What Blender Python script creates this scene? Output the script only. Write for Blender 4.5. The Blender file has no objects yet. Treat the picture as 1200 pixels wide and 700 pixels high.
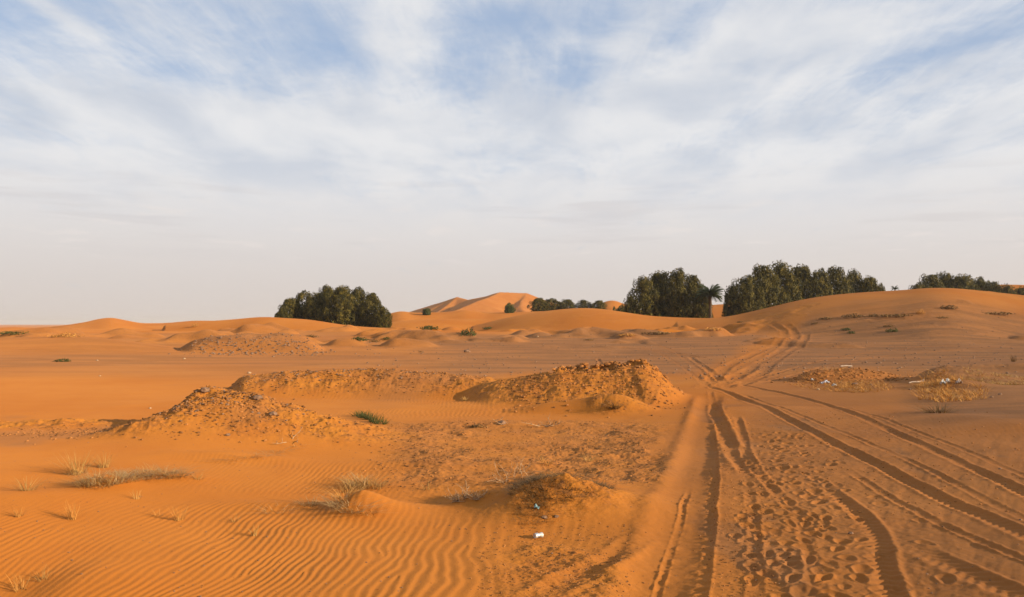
import bpy, math, random
import numpy as np
from mathutils import Vector
random.seed(7); rng = np.random.RandomState(11)
R = math.radians
scene = bpy.context.scene
COL = scene.collection
# ------------------------------------------------------------------ camera
CAM_H = 2.5; HOR = 380.0; F = 1000.0
PITCH = math.atan((HOR-350)/F)
cd = bpy.data.cameras.new('camera'); cam = bpy.data.objects.new('camera', cd); COL.objects.link(cam)
cd.sensor_width = 36; cd.lens = 30; cd.clip_start = .05; cd.clip_end = 20000
cam.location = (0, 0, CAM_H); cam.rotation_euler = (R(90)+PITCH, 0, 0)
scene.camera = cam
# ------------------------------------------------------------------ sun, exposure
SUN_EL = R(14.8)
SUN_V = Vector((0.90, -0.44, 0)).normalized()            # horizontal direction towards the sun
to_sun = Vector((SUN_V.x*math.cos(SUN_EL), SUN_V.y*math.cos(SUN_EL), math.sin(SUN_EL)))
sl = bpy.data.lights.new('sun', 'SUN'); sl.energy = 5.0; sl.angle = R(.6); sl.color = (1, .79, .53)
so = bpy.data.objects.new('sun', sl); COL.objects.link(so)
so.rotation_euler = to_sun.to_track_quat('Z', 'Y').to_euler(); so.location = (60, -30, 40)
scene.view_settings.view_transform = 'Standard'; scene.view_settings.look = 'None'
scene.view_settings.gamma = 1; scene.view_settings.use_curve_mapping = False
scene.view_settings.exposure = .82
# ------------------------------------------------------------------ node helper
class NT:
    def __init__(s, nt): s.nt = nt; nt.nodes.clear()
    def n(s, typ, ins=None, **kw):
        nd = s.nt.nodes.new(typ)
        for k, v in kw.items(): setattr(nd, k, v)
        for k, v in (ins or {}).items():
            if isinstance(v, bpy.types.NodeSocket): s.nt.links.new(v, nd.inputs[k])
            else: nd.inputs[k].default_value = v
        return nd
    def m(s, op, a, b=None, c=None, clamp=False):
        ins = {0: a}
        if b is not None: ins[1] = b
        if c is not None: ins[2] = c
        return s.n('ShaderNodeMath', ins, operation=op, use_clamp=clamp).outputs[0]
    def mix(s, f, a, b, blend='MIX'):
        nd = s.nt.nodes.new('ShaderNodeMix'); nd.data_type = 'RGBA'; nd.blend_type = blend
        for i, v in ((0, f), (6, a), (7, b)):
            if isinstance(v, bpy.types.NodeSocket): s.nt.links.new(v, nd.inputs[i])
            else: nd.inputs[i].default_value = (*v, 1) if isinstance(v, tuple) and len(v) == 3 else v
        return nd.outputs[2]
    def ramp(s, f, a, b, lo=0., hi=1.):
        return s.n('ShaderNodeMapRange', {0: f, 1: a, 2: b, 3: lo, 4: hi}, interpolation_type='SMOOTHSTEP').outputs[0]
    def noise(s, vec, scale, detail=4, rough=.5, dist=0, typ='FBM'):
        return s.n('ShaderNodeTexNoise', {'Vector': vec, 'Scale': scale, 'Detail': detail, 'Roughness': rough, 'Distortion': dist}).outputs[0]
# ------------------------------------------------------------------ sky
SKY = .10
w = bpy.data.worlds.new('World'); scene.world = w; w.use_nodes = True
N = NT(w.node_tree)
sky = N.n('ShaderNodeTexSky', sky_type='NISHITA', sun_disc=False, sun_elevation=SUN_EL,
          sun_rotation=math.atan2(SUN_V.x, SUN_V.y), altitude=700, air_density=1.0, dust_density=2.0, ozone_density=2.0)
tc = N.n('ShaderNodeTexCoord'); gen = tc.outputs['Generated']
sp = N.n('ShaderNodeSeparateXYZ', {0: gen}); X, Y, Z = sp.outputs
az = N.m('MULTIPLY', N.m('ARCTAN2', X, Y), 57.2958)
el = N.m('MULTIPLY', N.m('ARCSINE', Z), 57.2958)
# cloud sheet: the view direction carried on to a flat layer high above the desert
den = N.m('ADD', N.m('MAXIMUM', Z, 0), .10)
pl = N.n('ShaderNodeCombineXYZ', {0: N.m('DIVIDE', X, den), 1: N.m('DIVIDE', Y, den), 2: 0.0}).outputs[0]
rot = N.n('ShaderNodeMapping', {0: pl, 2: (0, 0, R(28)), 3: (1.0, .62, 1)}).outputs[0]
n1 = N.noise(rot, 1.25, 7, .56, .7)
n2 = N.noise(N.n('ShaderNodeMapping', {0: pl, 1: (3.1, 7.7, 0), 2: (0, 0, R(-35)), 3: (1, .42, 1)}).outputs[0], 2.6, 7, .62, 1.1)
n3 = N.noise(N.n('ShaderNodeMapping', {0: pl, 1: (9.1, 2.2, 0)}).outputs[0], 9, 6, .65, .6)
n4 = N.noise(N.n('ShaderNodeMapping', {0: pl, 1: (5.1, 1.2, 0), 2: (0, 0, R(-52)), 3: (1, .22, 1)}).outputs[0], 11, 7, .66, 1.6)
gaps = None
def blob(px, py, wx, wy, amp, tilt=0):
    """a gap (or bank) in the cloud cover at a compass direction and height above the horizon"""
    global gaps
    a0 = math.degrees(math.atan((px-600)/F)); e0 = math.degrees(math.atan((HOR-py)/F))
    da = N.m('SUBTRACT', az, a0); de = N.m('SUBTRACT', el, e0)
    ct, st = math.cos(R(tilt)), math.sin(R(tilt)); k = 57.3/F
    u = N.m('ADD', N.m('MULTIPLY', da, ct/(wx*k)), N.m('MULTIPLY', de, st/(wx*k)))
    v = N.m('ADD', N.m('MULTIPLY', da, -st/(wy*k)), N.m('MULTIPLY', de, ct/(wy*k)))
    g = N.m('MULTIPLY', N.m('POWER', 2.718, N.m('MULTIPLY', N.m('ADD', N.m('MULTIPLY', u, u), N.m('MULTIPLY', v, v)), -1)), amp)
    gaps = g if gaps is None else N.m('ADD', gaps, g)
for b in [(130,62,180,40,-.15,-8), (395,66,85,26,-.22,-14), (330,25,120,20,-.12,0), (545,60,42,70,-.17,8), (620,20,90,18,-.15,0),
          (672,82,48,30,-.16,25), (800,48,40,20,-.15,30), (1160,4,75,14,-.34,8), (1130,86,110,13,-.17,12), (255,108,90,20,-.13,-10),
          (470,50,55,60,.22,-50), (90,150,170,30,.16,-5), (330,150,150,40,.16,0), (60,55,70,10,.22,-28), (1000,50,110,34,.18,10),
          (770,120,200,34,.16,0), (300,22,40,14,.12,-20), (730,50,30,14,.12,10), (860,40,90,40,.12,0), (570,150,160,30,.1,0)]:
    blob(*b)
cover = N.m('ADD', N.m('MULTIPLY', n1, .34), N.m('ADD', N.m('MULTIPLY', n2, .56), N.m('ADD', N.m('MULTIPLY', n3, .24), N.m('MULTIPLY', n4, .22))))
cover = N.m('ADD', cover, gaps)
cover = N.m('ADD', cover, N.ramp(el, 16, 6, 0, .24))
cover = N.m('ADD', cover, N.ramp(el, 20, 32, 0, .05))
cl = N.ramp(cover, .40, .86)
cl = N.m('MULTIPLY', cl, .97)
# veil: brighter cream-white high, warm pinkish grey low down; thin grey bars near the horizon
cloudc = N.mix(N.ramp(el, 0, 12), (.392, .350, .325), (.465, .465, .472))
bars = N.noise(N.n('ShaderNodeCombineXYZ', {0: N.m('MULTIPLY', az, .045), 1: N.m('MULTIPLY', el, .55), 2: 4.4}).outputs[0], 1.6, 5, .55, .3)
barm = N.m('MULTIPLY', N.ramp(bars, .52, .68), N.m('MULTIPLY', N.ramp(el, 3.5, 5.5), N.ramp(el, 10.5, 8)))
cloudc = N.mix(N.m('MULTIPLY', barm, .40), cloudc, (.36, .335, .335))
puff = N.noise(N.n('ShaderNodeCombineXYZ', {0: N.m('MULTIPLY', az, .16), 1: N.m('MULTIPLY', el, .9), 2: 1.4}).outputs[0], 1.5, 5, .6, .2)
pm = N.m('MULTIPLY', N.ramp(puff, .56, .68), N.m('MULTIPLY', N.ramp(el, 3.5, 4.8), N.ramp(el, 8.6, 7.2)))
cloudc = N.mix(N.m('MULTIPLY', pm, .40), cloudc, (.48, .44, .415))
shade = N.ramp(N.noise(rot, 2.3, 5, .5, .3), .35, .7)
cloudc = N.mix(N.m('MULTIPLY', N.m('MULTIPLY', shade, .9), N.ramp(el, 5, 12)), cloudc, (.318, .345, .395))
blue = N.mix(.82, N.n('ShaderNodeVectorMath', {0: sky.outputs[0], 3: SKY}, operation='SCALE').outputs[0], (.225, .285, .390))
skyc = N.mix(cl, blue, cloudc)
bg = N.n('ShaderNodeBackground', {0: skyc, 1: 1.0})
out = N.n('ShaderNodeOutputWorld', {0: bg.outputs[0]})
# ------------------------------------------------------------------ tagging helpers
def tag(o, label=None, cat=None, group=None, kind=None):
    if label: o['label'] = label
    if cat: o['category'] = cat
    if group: o['group'] = group
    if kind: o['kind'] = kind
    return o
def mesh_np(name, V, Fc, mat=None, smooth=False):
    """V (n,3) float, Fc (m,k) int, all faces alike"""
    V = np.asarray(V, np.float32); Fc = np.asarray(Fc, np.int32)
    me = bpy.data.meshes.new(name); k = Fc.shape[1]
    me.vertices.add(len(V)); me.vertices.foreach_set('co', V.ravel())
    me.loops.add(Fc.size); me.loops.foreach_set('vertex_index', Fc.ravel())
    me.polygons.add(len(Fc)); me.polygons.foreach_set('loop_start', np.arange(0, Fc.size, k, dtype=np.int32))
    me.polygons.foreach_set('use_smooth', np.full(len(Fc), smooth, bool))
    me.update(calc_edges=True)
    if mat: me.materials.append(mat)
    return me
def link(name, me, parent=None, loc=None):
    o = bpy.data.objects.new(name, me); COL.objects.link(o)
    if parent: o.parent = parent
    if loc is not None: o.location = loc
    return o
def empty(name, loc, rz=0):
    o = bpy.data.objects.new(name, None); COL.objects.link(o); o.location = loc; o.rotation_euler = (0, 0, rz); o.empty_display_size = .3
    return o
# ------------------------------------------------------------------ numpy noise
def _hash(ix, iy, seed):
    with np.errstate(over='ignore'):
        h = ix.astype(np.uint32)*np.uint32(374761393) + iy.astype(np.uint32)*np.uint32(668265263) + np.uint32((seed*2246822519) & 0xffffffff)
        h = (h ^ (h >> np.uint32(13)))*np.uint32(1274126177)
        h = (h ^ (h >> np.uint32(15)))*np.uint32(2246822519)
        h ^= h >> np.uint32(16)
    return h.astype(np.float32)*np.float32(1/4294967296.)
def vnoise(x, y, seed=0):
    x = x+1000; y = y+1000
    fx = np.floor(x); fy = np.floor(y); tx = x-fx; ty = y-fy
    ix = fx.astype(np.int64) & 0xffffffff; iy = fy.astype(np.int64) & 0xffffffff
    tx = tx*tx*tx*(tx*(tx*6-15)+10); ty = ty*ty*ty*(ty*(ty*6-15)+10)
    a = _hash(ix, iy, seed); b = _hash(ix+1, iy, seed); c = _hash(ix, iy+1, seed); d = _hash(ix+1, iy+1, seed)
    return (a+(b-a)*tx + (c-a)*ty + (a-b-c+d)*tx*ty)*2-1
def fbm(x, y, lam, octs=3, seed=0, gain=.5):
    s = 0; a = 1.; f = 1./lam; t = 0
    for i in range(octs):
        c, s_ = math.cos(i*1.1+seed), math.sin(i*1.1+seed)
        s = s + a*vnoise((x*c-y*s_)*f, (x*s_+y*c)*f, seed*17+i); t += a; a *= gain; f *= 2.03
    return s/t
def ss(a, b, x): 
    t = np.clip((x-a)/(b-a), 0, 1); return t*t*(3-2*t)
def smax(a, b, k): 
    h = np.clip(.5+.5*(a-b)/k, 0, 1); return b*(1-h)+a*h+k*h*(1-h)
# ------------------------------------------------------------------ terrain definition (metres; x right, y ahead)
def PX(x, y): return HOR*0+600+F*x/np.maximum(y, .5)          # compass bearing of a place, as tan*1000+600
def base(x, y):
    r = np.maximum(y, 0)
    z = 1.45*ss(36, 112, r) - .0058*np.maximum(np.hypot(x, y)-150, 0)
    z = z + .22*ss(1.2, 8.5, x)*ss(60, 30, r) + .25*ss(8, 18, x)*ss(70, 40, r)
    z = z + .16*ss(-3, -9, x)*ss(30, 12, r)
    return z
def ray(px, py):
    u = (px-600)/F; v = (350-py)/F
    return np.array([u, math.cos(PITCH)-v*math.sin(PITCH), math.sin(PITCH)+v*math.cos(PITCH)])
def hit(px, py, fn, ymax=400.):
    """the place on the ground seen at a point of the photograph"""
    d = ray(px, py); ts = np.geomspace(3, ymax, 4000)
    P = d[None, :]*ts[:, None]
    z = fn(P[:, 0], P[:, 1]); k = np.argmax(P[:, 2]+CAM_H <= z)
    if P[-1, 2]+CAM_H > z[-1] and not (P[:, 2]+CAM_H <= z).any(): k = len(ts)-1
    return np.array([P[k, 0], P[k, 1], z[k]])
def rdg(x, y, pts, wf, wb, floor=0., p=1.0, ew=34, low=False):
    """a dune whose crest line passes through the given bearings and heights: (px, py, distance)"""
    a = np.array(pts, float); px = PX(x, y)
    # round the crest line off
    gx = np.arange(a[0, 0]-150, a[-1, 0]+150, 1.5); sg = 13. if a[0, 2] > 60 else 6.
    if a[0, 2] > 200: sg = 5.
    kk = np.arange(-int(3*sg/1.5), int(3*sg/1.5)+1); ke = np.exp(-(kk*1.5/sg)**2/2); ke /= ke.sum()
    kD = np.exp(-(np.arange(-60, 61)*1.5/28.)**2/2); kD /= kD.sum()
    gy = np.convolve(np.pad(np.interp(gx, a[:, 0], a[:, 1]), len(kk)//2, 'edge'), ke, 'valid')
    gD = np.convolve(np.pad(np.interp(gx, a[:, 0], a[:, 2]), 60, 'edge'), kD, 'valid')
    D = np.interp(px, gx, gD); py = np.interp(px, gx, gy)
    H = CAM_H+(HOR-py)/F*D
    t = (y-D)/np.where(y < D, wf, wb)
    wgt = np.clip(1-np.abs(t), 0, 1)**p; wgt = wgt*wgt*(3-2*wgt)
    if not low: ew = 14
    ends = ss(a[0, 0]-ew*.3, a[0, 0]+ew, px)*ss(a[-1, 0]+ew*.3, a[-1, 0]-ew, px)
    bz = base(x, y) if low else floor
    if low: return np.where((y > 1), bz+(H-bz)*wgt*ends - (1-wgt)*.25 - (1-ends)*.35, -20)
    return np.where((y > 1), floor+(H-floor)*wgt*ends - (1-wgt)*2 - (1-ends)*4, -20)
def star_ridge(x, y, segs, sl_, wiggle=0):
    """sand ridge lines with straight slopes falling to both sides"""
    z = np.full(np.shape(x), -50., np.float32)
    for (a, b, sL, sR) in segs:
        dx, dy = b[0]-a[0], b[1]-a[1]; L2 = dx*dx+dy*dy
        t = np.clip(((x-a[0])*dx+(y-a[1])*dy)/L2, 0, 1)
        ex = x-(a[0]+dx*t); ey = y-(a[1]+dy*t); d = np.hypot(ex, ey)
        side = (dx*ey-dy*ex)/math.sqrt(L2)
        sl2 = np.where(side > 0, sL, sR)
        z = np.maximum(z, a[2]+(b[2]-a[2])*t-d*sl2)
    return z
def pt(px, py, D): return ((px-600)/F*D, D, CAM_H+(HOR-py)/F*D)
RIDGES = [
 # (points, front width, back width, blend)
 ([(-300,388,230),(-100,386,240),(0,384,250),(15,383,250),(40,384.5,250),(70,382,240),(100,377.5,235),(118,373.5,230),(130,372,228),(145,375,232),(165,379,240),(190,379,240),(225,376,235),(260,376,235),(300,374,240),(360,378,240),(470,380,240)], 60, 40, .5),
 ([(180,383,150),(215,379,145),(240,377,142),(275,374.5,140),(300,371.5,136),(315,370.5,134),(330,373.5,133),(360,374,132),(385,378,130),(410,382,127),(450,384.5,124),(480,385,122),(520,388,120)], 34, 26, .35),
 ([(440,381,165),(470,376,165),(520,374,165),(560,374.5,168),(600,372,170),(640,370,165)], 34, 25, .3),
 ([(430,374,238),(456,368,232),(470,364.5,230),(484,367,230),(520,366,232),(545,363,232),(570,367,232),(600,366,230),(640,365,230),(690,366,232),(740,366,240),(790,370,240)], 50, 45, .4),
 ([(540,386,140),(570,378,138),(600,370.5,136),(625,366,134),(655,363,132),(680,360.5,130),(705,362,130),(735,366.5,128),(765,371.5,127),(800,373,126),(850,373,122),(900,372,118)], 46, 18, .5),
 ([(780,384,118),(820,376,117),(850,372.5,116),(870,368.5,115),(900,361.5,113),(930,353.5,112),(970,346,111),(1010,342.5,110),(1060,340.5,108),(1090,337.5,107),(1125,338.5,107),(1150,341.5,108),(1200,347,110),(1260,352,112),(1400,362,115),(1600,380,120)], 50, 30, .7),
 ([(800,362,300),(830,358,300),(860,356,300),(900,357,300),(960,360,300)], 40, 40, .5),
 ([(690,362,330),(705,355,330),(714,351.5,330),(722,352,330),(732,357,330),(760,366,330)], 40, 40, .4),
 ([(1100,345,270),(1150,336,268),(1175,333.5,265),(1200,334,265),(1260,337,265),(1350,350,265)], 40, 40, .5),
 # low swells and banks of the middle distance
 ([(-300,398,70),(-50,396,70),(0,395.5,70),(40,394.5,70),(95,393.5,70),(120,396,70),(150,400,69),(190,405,68),(230,410,68)], 10, 8, .15),
 ([(150,391,128),(200,390,128),(260,389,128),(330,389,126),(400,389,124),(440,389,122)], 18, 14, .2),
 ([(195,410,66),(218,402,66),(240,395,66),(262,393,66),(300,391.5,66),(330,390,66),(348,392,66),(368,399,66),(395,407,66)], 7, 6, .12),
 ([(430,392,104),(450,388,104),(468,385.5,104),(485,387,104),(500,390,104),(530,392,104)], 10, 9, .12),
 ([(500,388,108),(516,382,108),(530,381,108),(545,384,108),(560,388,108)], 10, 9, .12),
 ([(600,394,86),(620,389.5,86),(634,388,86),(648,390,86),(668,394,86)], 6, 6, .1),
 ([(365,405,72),(390,397,72),(405,394.5,72),(420,396,72),(445,403,72)], 4, 4, .1),
 ([(430,403,70),(455,397,70),(475,396,70),(500,399,70),(530,404,70)], 3.5, 3.5, .1),
 # rocky bank B and crumbling mound C
 ([(255,449,32),(268,445,32),(300,440,32),(330,437,32),(360,435,32),(400,433.5,32),(450,432,32),(500,436,32),(540,440,31.5),(580,443,31),(620,446,30.5),(660,450,30)], 4.8, 3.6, .08),
 ([(500,455,31),(545,450,30.2),(575,447,29.5),(600,444,29),(622,440,29),(640,435,29),(655,430.5,29),(670,429,29),(690,427.5,29),(715,427.5,29),(735,426,29),(752,424,29),(764,424.5,29),(772,432,28.6),(784,440,28.2),(800,447,28),(830,453,28)], 6.0, 2.6, .10),
 ([(560,487,24.6),(600,479,24.6),(640,471,24.6),(680,467,24.6),(705,467,24.4),(730,469,24.2),(760,477,24),(800,487,24)], 1.5, 1.8, .05),
 ([(430,505,20.4),(480,498,20.6),(540,493,21),(600,493,21),(660,494,21),(720,496,21),(770,503,21)], 3.2, 1.3, .06),
 # right hand banks
 ([(905,452,33.5),(925,444,34),(945,436,34),(965,433,34),(990,432,34),(1020,433,34),(1045,438,34.5),(1075,442,35)], 2.8, 2.6, .07),
 ([(1050,446,32),(1075,437,32),(1095,431,32),(1110,429,32),(1130,432,32),(1160,438,31.5),(1200,444,31),(1250,446,31),(1300,450,31)], 4.2, 3.0, .08),
 ([(1090,432,38),(1140,427,38),(1200,425,38),(1270,424,38),(1350,430,38)], 3, 3, .08),
]
def mound(x, y, cx, cy, h, rl, rr, rf, rb, p=2., ang=0):
    c, s_ = math.cos(ang), math.sin(ang); dx = (x-cx)*c+(y-cy)*s_; dy = -(x-cx)*s_+(y-cy)*c
    q = (dx/np.where(dx < 0, rl, rr))**2+(dy/np.where(dy < 0, rf, rb))**2
    return h*np.exp(-q**(p/2))
FLAT = {}
def fp(px, py):
    k = (px, py)
    if k not in FLAT: FLAT[k] = hit(px, py, base, 200)
    return FLAT[k]
MOUNDS = [ # px,py of the foot centre, height, left, right, front, back radii, sharpness
 (243,505,.98,.85,1.5,1.5,1.2,1.25), (310,512,.46,1.2,1.9,1.5,1.5,1.8), (395,517,.16,1.2,1.5,1.0,1.3,2), (180,515,.14,1.1,1,.7,.8,2),
 (75,500,.10,2.6,2.2,.9,.9,2), (645,594,.42,.78,1.15,.80,.68,1.8), (655,572,.22,.95,.8,.5,.5,2), (425,597,.27,.36,.46,.45,.42,1.6),
 (560,588,.13,.24,.34,.25,.3,1.7), (122,570,.17,.35,.45,.3,.4,1.7), (175,560,.09,.7,.8,.3,.3,2), (720,484,.22,.7,.9,.6,.6,1.8),
 (600,548,.10,1.0,.9,.35,.4,2), (335,594,.06,.9,.5,.3,.35,2), (270,540,.10,1.3,1.2,.35,.4,2), (760,520,.05,.5,.8,.8,.8,2),
 (520,545,.07,1.1,1.1,.6,.6,2), (40,585,.06,1.3,1,.5,.5,2), (40,700,-.12,.9,.8,.9,.7,2), (90,690,.12,.5,.7,.8,.8,2),
 (1100,492,.08,1.2,1.2,1.,1.,2), (1190,500,.12,1.5,2.5,1.2,1.5,2), (490,486,-.06,2.6,3.0,1.0,1.2,2), (500,580,-.05,1.2,1.0,.5,.6,2), (1125,455,.28,.7,1.0,.7,.6,1.7)]
MW = [(*fp(m[0], m[1])[:2], *m[2:]) for m in MOUNDS]
def catmull(P, n=7):
    P = np.array(P, float); Q = np.vstack([2*P[0]-P[1], P, 2*P[-1]-P[-2]]); o = []
    for i in range(1, len(Q)-2):
        for t in np.linspace(0, 1, n, endpoint=False):
            o.append(.5*((2*Q[i])+(-Q[i-1]+Q[i+1])*t+(2*Q[i-1]-5*Q[i]+4*Q[i+1]-Q[i+2])*t*t+(-Q[i-1]+3*Q[i]-3*Q[i+1]+Q[i+2])*t**3))
    o.append(P[-1]); return np.array(o)
# wheel ruts: points (px, py) on the open ground, half width, depth, left bank, right bank, crumble
RUTS = [
 ([(738,760),(755,720),(770,690),(787,650),(801,605),(813,560),(823,515),(830,480),(833,462)], .32, .048, .026, .006, .30),
 ([(752,740),(766,700),(780,660),(797,610),(808,570)], .035, .011, .008, .006, .6),
 ([(812,745),(823,700),(829,650),(834,600),(838,560),(836,520),(834,490)], .05, .016, .0, .012, .6),
 ([(975,745),(962,702),(950,655),(938,612),(915,585),(893,562),(872,530),(852,500),(838,475),(832,458)], .07, .013, .010, .010, .8),
 ([(836,470),(842,490),(849,510),(862,535),(880,563)], .13, .030, .026, .02, .5),
 ([(862,486),(868,506),(874,530),(884,552)], .08, .014, .016, .010, .7),
 ([(1300,672),(1200,626),(1150,602),(1083,572),(996,530),(940,500),(890,475),(848,459),(826,452)], .11, .032, .012, .030, .5),
 ([(1300,628),(1200,577),(1160,557),(1112,536),(1050,508),(985,480),(920,462),(860,450)], .10, .028, .010, .026, .5),
 ([(1280,730),(1200,699),(1150,678),(1100,655),(1054,632)], .12, .028, .010, .026, .6),
 ([(1075,755),(1050,700),(1037,665),(1032,640),(1020,614),(990,588),(962,568)], .10, .026, .004, .024, .5),
 ([(1300,655),(1200,606),(1100,556),(1000,512),(930,484),(870,462)], .06, .012, .012, .012, .6),
 ([(1300,600),(1200,556),(1120,524),(1040,494),(980,474)], .06, .010, .01, .01, .6),
 ([(1300,700),(1200,655),(1120,620),(1040,580),(985,548)], .06, .012, .014, .012, .8),
 ([(886,745),(887,700),(886,650),(882,600),(874,570)], .06, .010, .008, .010, .8),
 ([(600,715),(650,688),(700,662),(735,640),(758,618)], .14, .040, .02, .025, .6),
 ([(640,735),(690,705),(728,680)], .08, .016, .02, .015, .8),
 # beyond the crossing
 ([(828,456),(838,442),(852,430),(872,420),(895,410),(912,400),(919,392),(914,385),(903,379)], .30, .030, .012, .016, .8),
 ([(845,456),(862,442),(885,430),(905,418),(922,406),(932,396),(929,387),(920,380)], .32, .036, .016, .016, .8),
 ([(865,452),(890,440),(905,425),(925,412),(940,400),(945,391)], .28, .035, .02, .02, .8),
 ([(830,453),(800,430),(775,415),(750,406)], .12, .011, .007, .007, .9),
 ([(840,452),(815,430),(790,412),(770,404)], .12, .010, .006, .006, .9),
 ([(850,450),(828,432),(808,418)], .16, .025, .015, .015, .8),
 ([(790,462),(770,450),(740,440),(700,420)], .12, .03, .02, .02, .6),
 ([(880,452),(930,440),(980,427),(1040,417),(1120,410),(1250,404)], .16, .018, .012, .012, .9),
 ([(880,446),(930,432),(990,418),(1060,409),(1130,404)], .16, .016, .01, .01, .9),
 ([(560,402),(660,404),(760,410),(830,420)], .2, .03, .02, .02, .7),
]
def polydist(x, y, P):
    d2 = np.full(x.shape, 1e9, np.float32); sd = np.zeros(x.shape, np.float32); sa = np.zeros(x.shape, np.float32); acc = 0.
    for a, b in zip(P[:-1], P[1:]):
        dx, dy = b-a; L = math.hypot(dx, dy)
        t = ((x-a[0])*dx+(y-a[1])*dy)/(L*L); tc_ = np.clip(t, 0, 1)
        ex = x-(a[0]+dx*tc_); ey = y-(a[1]+dy*tc_); e = ex*ex+ey*ey
        m = e < d2; d2 = np.where(m, e, d2); sd = np.where(m, np.sign(dx*ey-dy*ex), sd); sa = np.where(m, acc+tc_*L, sa); acc += L
    return np.sqrt(d2)*sd, sa, acc
_g = np.random.RandomState(77)
DISLOC = [(_g.uniform(-9, 1.8), _g.uniform(6.3, 13.5), 1 if k % 2 else -1) for k in range(56)]
def terrain(x, y, full=True):
    """height, plus (soil, rough, track, golden) surface fields"""
    x = np.asarray(x, np.float64); y = np.asarray(y, np.float64)
    z = base(x, y)
    rr_ = np.hypot(x, y); px = PX(x, y)
    far = ss(45, 120, rr_)
    z = z + far*(.55*fbm(x, y*1.2, 26, 3, 5) + .25*fbm(x, y, 9, 2, 6)) + ss(160, 500, rr_)*2.2*fbm(x, y, 120, 3, 8)
    z = z + .05*fbm(x, y, 3.2, 3, 1)*ss(60, 20, rr_) + .012*fbm(x, y, .8, 2, 2)*ss(50, 10, rr_)
    band = ss(62, 78, y)*ss(125, 108, y)
    hum = np.maximum(fbm(x, y, 6.5, 3, 9)-.12, 0)*1.9*band
    z = z + hum
    rough = np.clip(hum*1.2, 0, .6)
    for i, (pts, wf, wb, k) in enumerate(RIDGES):
        h = rdg(x, y, pts, wf, wb, ew=80 if i == 18 else 34, low=i >= 9)
        # ripple the crest lines a little so that no dune is ruled
        if i < 15: h = h + .10*fbm(x, y, 11, 2, 20+i)
        z0 = z; z = smax(h, z, k)
        if i in (11, 15, 16, 17, 18, 20, 21, 22, 23): rough = np.maximum(rough, np.clip((z-base(x, y))*(2.6 if i > 16 else .9), 0, 1)*np.where(h > z0-.1, 1, 0)*(.35 if i == 20 else 1))
    for i, (cx, cy, h, rl, rr, rf, rb, p) in enumerate(MW):
        g = mound(x, y, cx, cy, h, rl, rr, rf, rb, p); z = z + g
        if i in (0, 1, 2, 3, 4, 5, 6, 11): rough = np.maximum(rough, np.clip(g/abs(h)*1.7-.15, 0, 1))
    if not full: return z
    # crumbling scrub ground in the middle
    yy = y
    sc = ss(430, 500, px)*ss(800, 745, px)*ss(12.3, 14, yy)*ss(23, 20, yy)
    sc = sc*np.clip(.9+.9*fbm(x, y, 1.3, 3, 31), 0, 1)
    low = ss(540, 640, px)*ss(745, 690, px+40*(yy-9))*ss(10.4, 9.4, yy)*.8
    rough = np.maximum(rough, sc*.8); rough = np.maximum(rough, low*.65)
    verge = ss(850, 900, px)*ss(1010, 960, px)*ss(19, 16, yy)*.25
    rough = np.maximum(rough, verge)
    rough = rough*np.clip(1.05+.9*fbm(x, y, .9, 3, 33), 0, 1)
    riser = rough*ss(55, 60, y)*ss(90, 80, y)*ss(450, 400, px)
    # soil: hard brown pan between the dunes and on the right, plus some painted shade
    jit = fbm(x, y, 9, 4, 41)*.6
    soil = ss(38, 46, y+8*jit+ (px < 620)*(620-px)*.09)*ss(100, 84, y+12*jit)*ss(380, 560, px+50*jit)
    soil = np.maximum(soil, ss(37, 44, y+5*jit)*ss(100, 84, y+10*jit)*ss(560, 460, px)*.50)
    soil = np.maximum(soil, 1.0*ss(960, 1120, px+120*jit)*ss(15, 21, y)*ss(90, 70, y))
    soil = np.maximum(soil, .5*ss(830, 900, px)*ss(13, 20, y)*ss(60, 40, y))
    soil = np.maximum(soil, .55*ss(73, 80, y+4*jit)*ss(122, 104, y)*ss(470, 380, px))  # shade behind the left dune crest, painted as browner ground
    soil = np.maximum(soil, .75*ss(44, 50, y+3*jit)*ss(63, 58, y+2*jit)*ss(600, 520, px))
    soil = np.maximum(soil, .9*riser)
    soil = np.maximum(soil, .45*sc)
    soil = np.maximum(soil, .60*ss(.8, 4.5, x)*ss(24, 15, y))  # right foreground browned to paint in shade of ground tilting from the sun
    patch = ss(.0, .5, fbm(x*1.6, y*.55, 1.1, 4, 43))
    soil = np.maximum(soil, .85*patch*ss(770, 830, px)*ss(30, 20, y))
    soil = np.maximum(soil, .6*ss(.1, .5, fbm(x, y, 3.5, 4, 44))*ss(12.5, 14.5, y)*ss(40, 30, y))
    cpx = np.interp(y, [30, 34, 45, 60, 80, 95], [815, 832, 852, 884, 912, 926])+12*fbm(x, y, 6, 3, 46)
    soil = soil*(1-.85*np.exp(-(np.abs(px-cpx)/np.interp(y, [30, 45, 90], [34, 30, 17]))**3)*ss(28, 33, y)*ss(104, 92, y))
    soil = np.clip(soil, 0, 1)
    # golden, freshly blown sand round the mounds
    gold = np.clip(rough*.9, 0, 1)*ss(.9, -.2, soil)
    track = np.zeros_like(x)
    # ripples
    rfield = ss(12.6, 9.8, y+1.2*fbm(x, y, 2.5, 2, 51))*ss(735, 660, px)*ss(.55, .1, rough)
    r2 = ss(22, 24, y)*ss(30.5, 28.5, y)*ss(230, 300, px)*ss(640, 590, px)
    r3 = ss(12.8, 14.4, y)*ss(18, 15.5, y)*ss(740, 770, px)*ss(835, 800, px)*.35
    r4 = ss(12.2, 13, y)*ss(16, 14.5, y)*ss(140, 240, px)*ss(560, 500, px)*.8
    r5 = ss(950, 1050, px)*ss(14, 18, y)*ss(38, 30, y)*.30
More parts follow.
